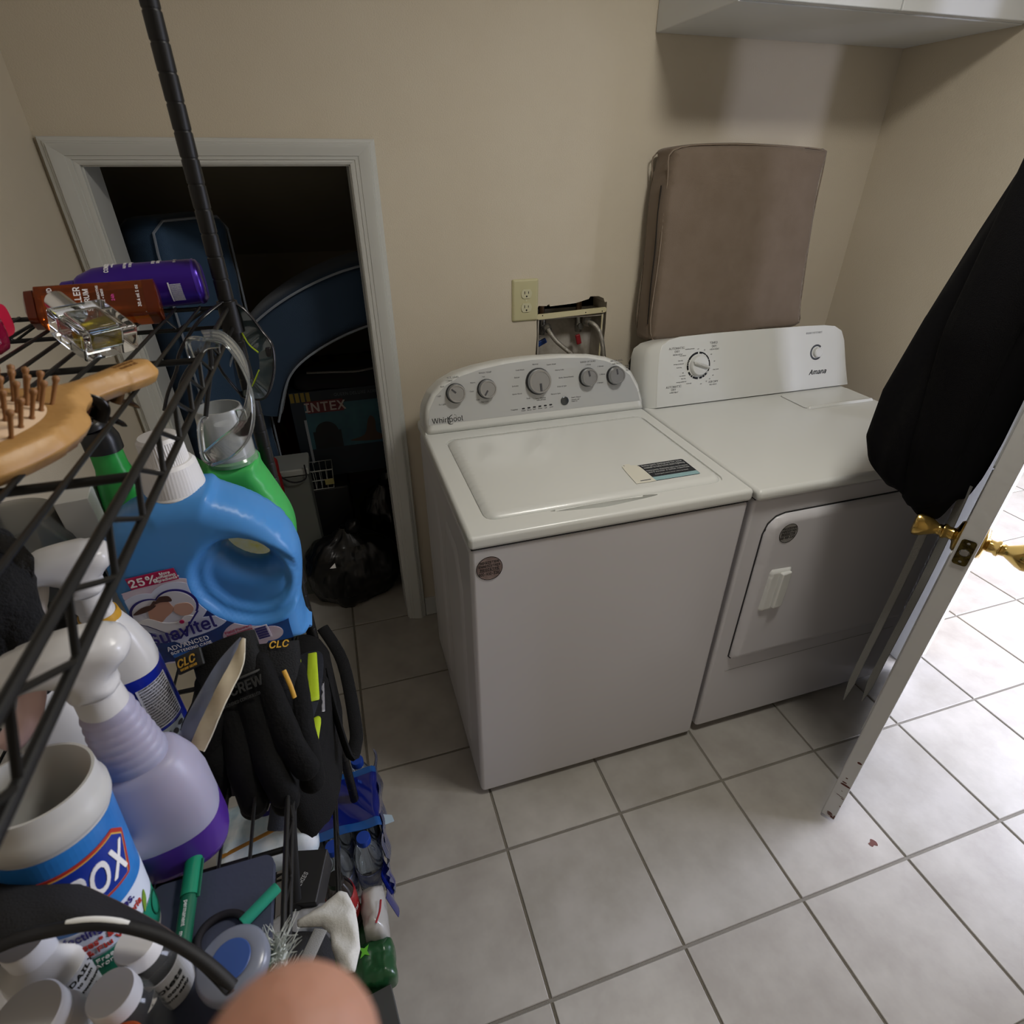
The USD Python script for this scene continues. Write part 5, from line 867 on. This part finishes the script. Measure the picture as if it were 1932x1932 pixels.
part(c, 'lettering', mv(bend(shear(text('COLA NEW', .012, .0004, True, maxw=.05), .2).apply_translation((0, .08, 0)), .0309, .003), T(rz=25)), M('label_offwhite', '#cbbfbb', .45), False)
c = thing('grocery_bag', 'crumpled white plastic bag right of the soda bottle', 'bag', T((-.112, -1.175, MT+.055))); part(c, 'film', wob(pillow(spoly([(-.022, .045), (.02, .05), (.024, .0), (.018, -.04), (-.02, -.035), (-.024, 0)], 5), lambda d, x, y: .028*np.sqrt(np.clip(d/.02, 0, 1)), flat(.052), .005), .006, 55), M('bag_white', '#aeaca8', .25, coat=.3), True)
part(c, 'red_print', tube(smooth_pts([(.005, -.03, .030), (.014, -.01, .028), (.018, .012, .024)], 4), .002, 6, flat=.4), M('bag_red', '#a03038', .5), 60)
c = thing('snack_bag', 'dark green snack bag with a bright green star corner', 'bag', T((-.118, -1.253, MT+.03))); part(c, 'pouch', wob(pillow(spoly([(-.035, .034), (.03, .04), (.036, 0), (.03, -.035), (-.034, -.03)], 4), lambda d, x, y: .02*np.sqrt(np.clip(d/.018, 0, 1)), flat(.028), .004), .004, 60), M('bag_green', '#1e4a2a', .3, coat=.3), True)
st_ = Polygon([(.013*(1 if k % 2 else .38)*math.cos(k*math.pi/4), .013*(1 if k % 2 else .38)*math.sin(k*math.pi/4)) for k in range(8)]); part(c, 'star', mv(prism(st_, .0016), T((-.018, .020, .0215), rx=12)), M('star_green', '#5fae2e', .4), False)
c = thing('grey_box', 'dark grey cardboard box on the magazines beneath the white bag', 'box', T((-.130, -1.338, MT+.028), rz=8)); part(c, 'box', bx(-.042, .042, -.032, .032, -.027, .027, .0015), M('box_grey', '#3a3b3a', .6)); part(c, 'tab', bx(-.036, -.018, .018, .024, .0268, .0276, .0004), M('box_tab', '#565755', .6))
c = thing('knotted_bag', 'knotted dark blue plastic bag with loose handles at the front corner', 'bag', T((-.105, -1.43, S4+.13))); part(c, 'body', wob(bones([((0, 0, -.09), .045, (-.01, .0, -.03), .040), ((-.01, 0, -.03), .04, (0, .01, .03), .018)], .006, 4), .006, 45), M('bag_blue', '#16205e', .2, coat=.5), True)
part(c, 'knot', wob(trimesh.creation.icosphere(3, .014).apply_translation((.002, .012, .048)), .004, 90), M('bag_blue', '#16205e'), True); part(c, 'handle', tube(smooth_pts([(.004, .012, .05), (.024, .016, .056), (.042, .008, .040), (.046, -.012, .012)], 6), [.004]*7+[.006]*8+[.003]*4, 8, flat=.35), M('bag_blue', '#16205e'), 60); part(c, 'clear_top', wob(pillow(spoly([(-.06, .05), (-.02, .06), (.0, .02), (-.03, -.01), (-.06, .0)], 4), lambda d, x, y: .012*np.sqrt(np.clip(d/.012, 0, 1)), flat(.004), .004), .005, 60).apply_translation((0, 0, .03)), film('bag_clear', '#9aa2bd', .3, .08), True)
# ---------------------------------------------------------------- things in the dark closet
BLU = M('cushion_blue', '#36506e', .85, bump=(300, .0008), sheen=.15); PIPG = M('piping_grey', '#8b93a0', .8)
def cushion(name, label, poly, th, F, mat, pip, inset=.985, r=.05, res=.016):
    c = thing(name, label, 'cushion', F); m = pillow(poly, lambda d, x, y: rnd(th/2, r)(d, x, y)+.012*np.sin(np.clip(d/.15, 0, 1)*1.57)+.004*np.sin(y*38+x*9)*np.exp(-d/.05), rnd(th/2, r), res); part(c, 'body', m, mat, 60)
    e = np.array([affinity.scale(poly, inset, inset).exterior.interpolate(t, True).coords[0] for t in np.arange(60)/60])
    for z in (th/2-r*.28, -th/2+r*.28): part(c, 'piping', tube([(x, y, z) for x, y in e], .004, 6, True), pip)
    return c
cushion('blue_cushion', 'tall blue cushion with grey piping standing upright in the closet', rpoly(.31, 1.40, .05), .16, frame((-.43, .385, .75), (.55, .83, 0), (.03, .03, 1)), BLU, PIPG)
arc_ = np.array([(-.34, .86), (-.24, 1.02), (-.10, 1.13), (.08, 1.19), (.28, 1.21)])
c = thing('blue_cushion', 'dark blue cushion with grey piping bent over the boxes in the closet', 'cushion'); O = []
ctr = smooth_pts([(-.34, .52, .80), (-.26, .50, .985), (-.13, .48, 1.10), (.08, .46, 1.19), (.34, .46, 1.23)], 8); tg = np.gradient(ctr, axis=0); tg /= np.linalg.norm(tg, axis=1, keepdims=True)
yy = np.array((0, 1.0, 0)); rings = []
for i, (p, t) in enumerate(zip(ctr, tg)):
    nz = np.cross(t, yy); e = .6+.4*math.sin(math.pi*min(1, max(0, i/(len(ctr)-1)))*1.0)**.3 if i in (0, len(ctr)-1) else 1.0
    rings.append(np.array([p+yy*a*e-nz*b*e for a, b, _ in sring(.19, .105, 0, 5, 40)]))
part(c, 'body', loft(rings), M('cushion_navy', '#2c4058', .85, bump=(300, .0008), sheen=.15), 60)
for b in (.094, -.094): part(c, 'piping', tube([p-yy*.185-np.cross(t, yy)*b for p, t in zip(ctr, tg)], .0042, 6), PIPG)
DKB = M('dark_fabric', '#17161a', .9); MAR = M('maroon_fabric', '#4c1218', .85, bump=(200, .001))
c = thing('airbed_box', 'dark printed airbed box with red lettering under the bent cushion', 'box', T((-.05, .47, .45))); part(c, 'box', bx(-.165, .185, 0, .30, 0, .375, .003), M('box_navy', '#16202a', .55))
part(c, 'picture', mv(prism(sbox(-.115, .13, .18, .32), .0006), T((0, -.0005, 0))@UP), M('box_sea', '#274a5c', .5, mottle=('#34606a', 9)), False); part(c, 'logo_band', mv(prism(sbox(-.105, .285, .035, .335), .0008), T((0, -.001, 0))@UP), M('box_red', '#5c1a20', .5), False)
part(c, 'logo', mv(text('INTEX', .036, .0006, True), T((-.035, -.002, .310))@UP), M('box_letter', '#a79a94', .5), False); part(c, 'print', mv(cat(text('QUEEN DELUXE AIRBED', .012, .0005).apply_translation((.10, .352, 0))), T((0, -.0005, 0))@UP), M('box_grey2', '#59606a', .5), False)
part(c, 'print_shape', mv(prism(unary_union([ell(.045, .045, (-.045, .20)), sbox(-.10, .13, .01, .205)]), .0006), T((0, -.0012, 0))@UP), M('box_black2', '#10151a', .5), False); part(c, 'print_shape', mv(prism(spoly([(.04, .15), (.10, .17), (.12, .23), (.135, .25), (.15, .23), (.15, .18), (.175, .16), (.16, .14)], 4), .0006), T((0, -.0012, 0))@UP), M('box_tan', '#4a3a30', .6), False)
part(c, 'colour_flags', mv(cat([prism(sbox(-.16+.02*k, .335, -.146+.02*k, .372), .0006) for k in range(4)]), T((0, -.0012, 0))@UP), M('box_yellow', '#7d6a24', .5), False); part(c, 'white_edge', mv(prism(sbox(-.125, .07, -.115, .26), .0006), T((0, -.0012, 0))@UP), M('box_white2', '#8f949c', .5), False)
c = thing('folded_clothes', 'dark folded clothes piled on the airbed box', 'clothes', T((.02, .60, .828))); part(c, 'pile', wob(pillow(rpoly(.42, .26, .06), rnd(.075, .05), flat(0), .014), .008, 14), DKB, True); part(c, 'white_hem', tube(smooth_pts([(-.15, -.128, .07), (-.06, -.131, .066), (.04, -.129, .06), (.14, -.127, .072)], 5), .008, 8, flat=.5), M('hem_white', '#8b8a86', .8), 60)
c = thing('maroon_bag', 'maroon fabric bag standing on the closet floor by the boxes', 'bag', T((-.24, .80, .0))); part(c, 'body', wob(loft([sring(a, b, z, 3, 40) for a, b, z in ((.06, .07, 0), (.105, .10, .02), (.11, .10, .5), (.10, .09, .8), (.06, .07, .84))]), .008, 16), MAR, 60)
part(c, 'strap', tube(smooth_pts([(-.06, -.11, .82), (-.04, -.115, .5), (-.06, -.11, .1)], 6), .014, 8, flat=.25), M('maroon_strap', '#3a0d12', .8), 60)
c = thing('storage_bin', 'grey plastic bin with a white lid inside the closet doorway', 'bin', T((-.245, .335, .0))); part(c, 'bin', bx(-.06, .06, -.07, .07, 0, .57, .008), M('bin_grey', '#5a5d58', .45)); part(c, 'lid', bx(-.066, .066, -.076, .076, .572, .60, .006), M('bin_lid', '#8d8f8b', .45)); part(c, 'cord', tube(smooth_pts([(-.05, -.085, .60), (.0, -.095, .56), (.05, -.09, .565), (.055, -.085, .62)], 6), .003, 6), DKB)
c = thing('red_pouch', 'small red pouch hanging by the grey bin', 'pouch', T((-.305, .225, .60))); part(c, 'pouch', wob(pillow(rpoly(.06, .16, .02), rnd(.02, .018), rnd(.02, .018), .008), .003, 40).apply_transform(UP), M('pouch_red', '#7e1416', .6), True); part(c, 'loop', tube(smooth_pts([(-.01, 0, .075), (-.012, 0, .105), (.008, 0, .105), (.01, 0, .075)], 5), .004, 6), M('pouch_red', '#7e1416'))
c = thing('wire_basket', 'small white wire basket among the bags in the closet', 'basket', T((-.15, .405, .449))); ws = []
for z in (0, .04, .085):
    s = 1+z*1.4; ws.append(tube([(-.045*s, -.04*s, z), (.045*s, -.04*s, z), (.045*s, .04*s, z), (-.045*s, .04*s, z)], .0018, 6, True))
for k in range(5):
    x = -.045+k*.0225
    for y in (-.04, .04): ws.append(tube([(x, y, 0), (x*1.12, y*1.12, .085)], .0014, 6))
for k in range(5): ws.append(tube([(-.045+k*.0225, -.04, 0), (-.045+k*.0225, .04, 0)], .0014, 6))
part(c, 'wires', cat(ws), M('wire_white', '#9a9a94', .5), False, kind='stuff'); part(c, 'yellow_tag', bx(.015, .05, -.05, -.047, .02, .045, .001), M('tag_yellow', '#8f8650', .6))
c = thing('black_crate', 'black crate supporting the basket in the closet', 'crate', T((-.13, .52, 0))); part(c, 'crate', bx(-.09, .085, -.155, .16, 0, .448, .01), M('crate_black', '#101011', .5))
TRB = M('bin_liner', '#08080a', .3, coat=.12)
def liner(label, o, rx_, ry_, h, seed, knot=(0, 0)):
    c = thing('rubbish_bag', label, 'rubbish bag', T(o)); m = loft([sring(rx_*a, ry_*a, z*h, 2.2, 64) for a, z in ((.55, 0), (.85, .04), (1, .2), (1.02, .45), (.9, .68), (.62, .84), (.3, .93), (.12, 1.0))]); m = fine(m, .03); part(c, 'bag', wob(wob(m, .035, 9, seed), .010, 34, seed+1), TRB, True)
    part(c, 'tie', wob(bones([((0, 0, h*.93), .018, (.03+knot[0], -.02+knot[1], h*1.04), .03)], .01, 2), .008, 40), TRB, True)
liner('big black rubbish bag slumped in the closet doorway', (-.085, .235, 0), .19, .115, .33, 3); liner('second black rubbish bag behind the doorway one, taller', (.085, .44, 0), .105, .105, .42, 8)
part(c := thing('white_tag', 'small white tag on the black bag in the closet doorway', 'tag', T((-.155, .115, .235), rx=60)), 'tag', prism(Polygon([(-.012, -.008), (.012, -.010), (.010, .010)]), .001), WHITE, False)
# ---------------------------------------------------------------- black jacket with grey tie ends hung on the door
JK = M('jacket_black', '#060507', .95, bump=(500, .0008), spec=.2); c = thing('black_jacket', 'black jacket with two long grey tie ends hanging on the open door', 'jacket', DD)
rings = []
prof_j = [(.950, .10, .30, .02, .11), (.962, .06, .36, .012, .19), (.985, .05, .42, .010, .222), (1.05, .05, .45, .008, .238), (1.15, .06, .46, .008, .240), (1.3, .08, .46, .008, .218), (1.45, .11, .45, .008, .185), (1.6, .14, .43, .008, .15), (1.72, .17, .41, .008, .11), (1.80, .2, .38, .012, .07), (1.83, .25, .33, .02, .05)]
for z, x0, x1, y0, y1 in prof_j:
    q = []
    for k in range(72):
        t = 2*math.pi*k/72; cx, cy = (x0+x1)/2, (y0+y1)/2; e = 2/2.6
        a, b = math.copysign(abs(math.cos(t))**e, math.cos(t)), math.copysign(abs(math.sin(t))**e, math.sin(t))
        w = 1+(.05*math.sin(5*t+z*3)+.035*math.sin(9*t-z*5))*(1 if b > -.2 else .2)
        hem = (.022*math.sin(3*t+1)+.012*math.sin(7*t)) if z < .99 else 0
        q.append((cx+a*(x1-x0)/2*w, max(.006, cy+b*(y1-y0)/2*w), z+hem))
    rings.append(np.array(q))
part(c, 'body', loft(rings), JK, 60)
part(c, 'collar', mv(tube([(.29+.06*math.cos(t), .06+.035*math.sin(t), 1.83+.02*math.sin(t)) for t in np.arange(24)*2*math.pi/24], .014, 10, True), np.eye(4)), JK, 60)
part(c, 'sleeve', bones(chain([(.13, .09, 1.62), (.085, .11, 1.3), (.075, .10, 1.08), (.08, .09, .975)], [.06, .055, .045, .038]), .02, 4), JK, True)
GR = M('tie_grey', '#85847f', .85, bump=(700, .0008))
for x, y, z0, z1 in ((.118, .064, 1.02, .315), (.125, .026, 1.0, .335)):
    part(c, 'tie_end', sheet(lambda u, v: (x+.004*math.sin(u*6)+(v-.5)*.019*min(1, (1-u)*9+.1)*.62, y-.003*math.sin(u*5)+(v-.5)*.019*min(1, (1-u)*9+.1)*.78, z0+(z1-z0)*u), 30, 4, .0018), GR, True)
part(c, 'hook', tube(smooth_pts([(.29, .05, 1.85), (.29, .03, 1.92), (.29, .012, 1.90), (.29, .006, 1.80)], 5), .004, 8), M('hook_metal', '#9a9a98', .3, 1.0))
# ---------------------------------------------------------------- the photographer's hand, one fingertip reaching into the view
c = thing('person', "bare hand of the photographer, one blurred fingertip at the bottom edge", 'person')
JT = {'idx': [(-0.0217, -1.7473, 1.4701), (-0.0333, -1.7642, 1.4557), (-0.0525, -1.7924, 1.4524), (-0.0799, -1.8339, 1.4702)], 'mid': [(-0.0341, -1.7735, 1.4332), (-0.0459, -1.7914, 1.4342), (-0.0637, -1.815, 1.4349), (-0.0887, -1.8486, 1.4546)], 'rng': [(-0.0434, -1.7967, 1.4157), (-0.0549, -1.8136, 1.4184), (-0.0716, -1.8336, 1.4214), (-0.0948, -1.8613, 1.4397)], 'pky': [(-0.0555, -1.8222, 1.4047), (-0.0662, -1.8365, 1.4081), (-0.0806, -1.8525, 1.4107), (-0.1005, -1.873, 1.4265)], 'thb': [(-0.0452, -1.8568, 1.4514), (-0.0647, -1.8723, 1.4465), (-0.0943, -1.8937, 1.447)], 'wr': [(-0.1285, -1.9297, 1.451)], 'fa': [(-0.2025, -2.0941, 1.4088), (-0.2835, -2.2542, 1.3889)]}
idx, mid_, rn, pk_, tb, wr, fa = [[np.array(p) for p in JT[k]] for k in ('idx', 'mid', 'rng', 'pky', 'thb', 'wr', 'fa')]
B = []
for ch, rr in ((idx, (.0125, .0118, .0125, .0145)), (mid_, (.0098, .0105, .0115, .014)), (rn, (.0093, .010, .011, .0135)), (pk_, (.0082, .009, .010, .0125)), (tb, (.0105, .0125, .017))): B += chain(ch, rr)
for k in (idx, mid_, rn, pk_): B.append((k[-1], .0138, wr[0], .022))
for a, b in ((idx, mid_), (mid_, rn), (rn, pk_)): B.append((a[-1], .0138, b[-1], .0135))
B += [(tb[-1], .017, wr[0], .022), (tb[-1], .015, idx[-1], .0135), (wr[0], .0245, fa[0], .034), (fa[0], .034, fa[1], .042)]
SKIN = M('skin', '#b0826e', .55, sss=.15, bump=(260, .0006), mottle=('#aa7a66', 40))
hand = part(c, 'hand', bones([(tuple(a), ra, tuple(b), rb) for a, ra, b, rb in B], .0035, 8, 20), SKIN, True)
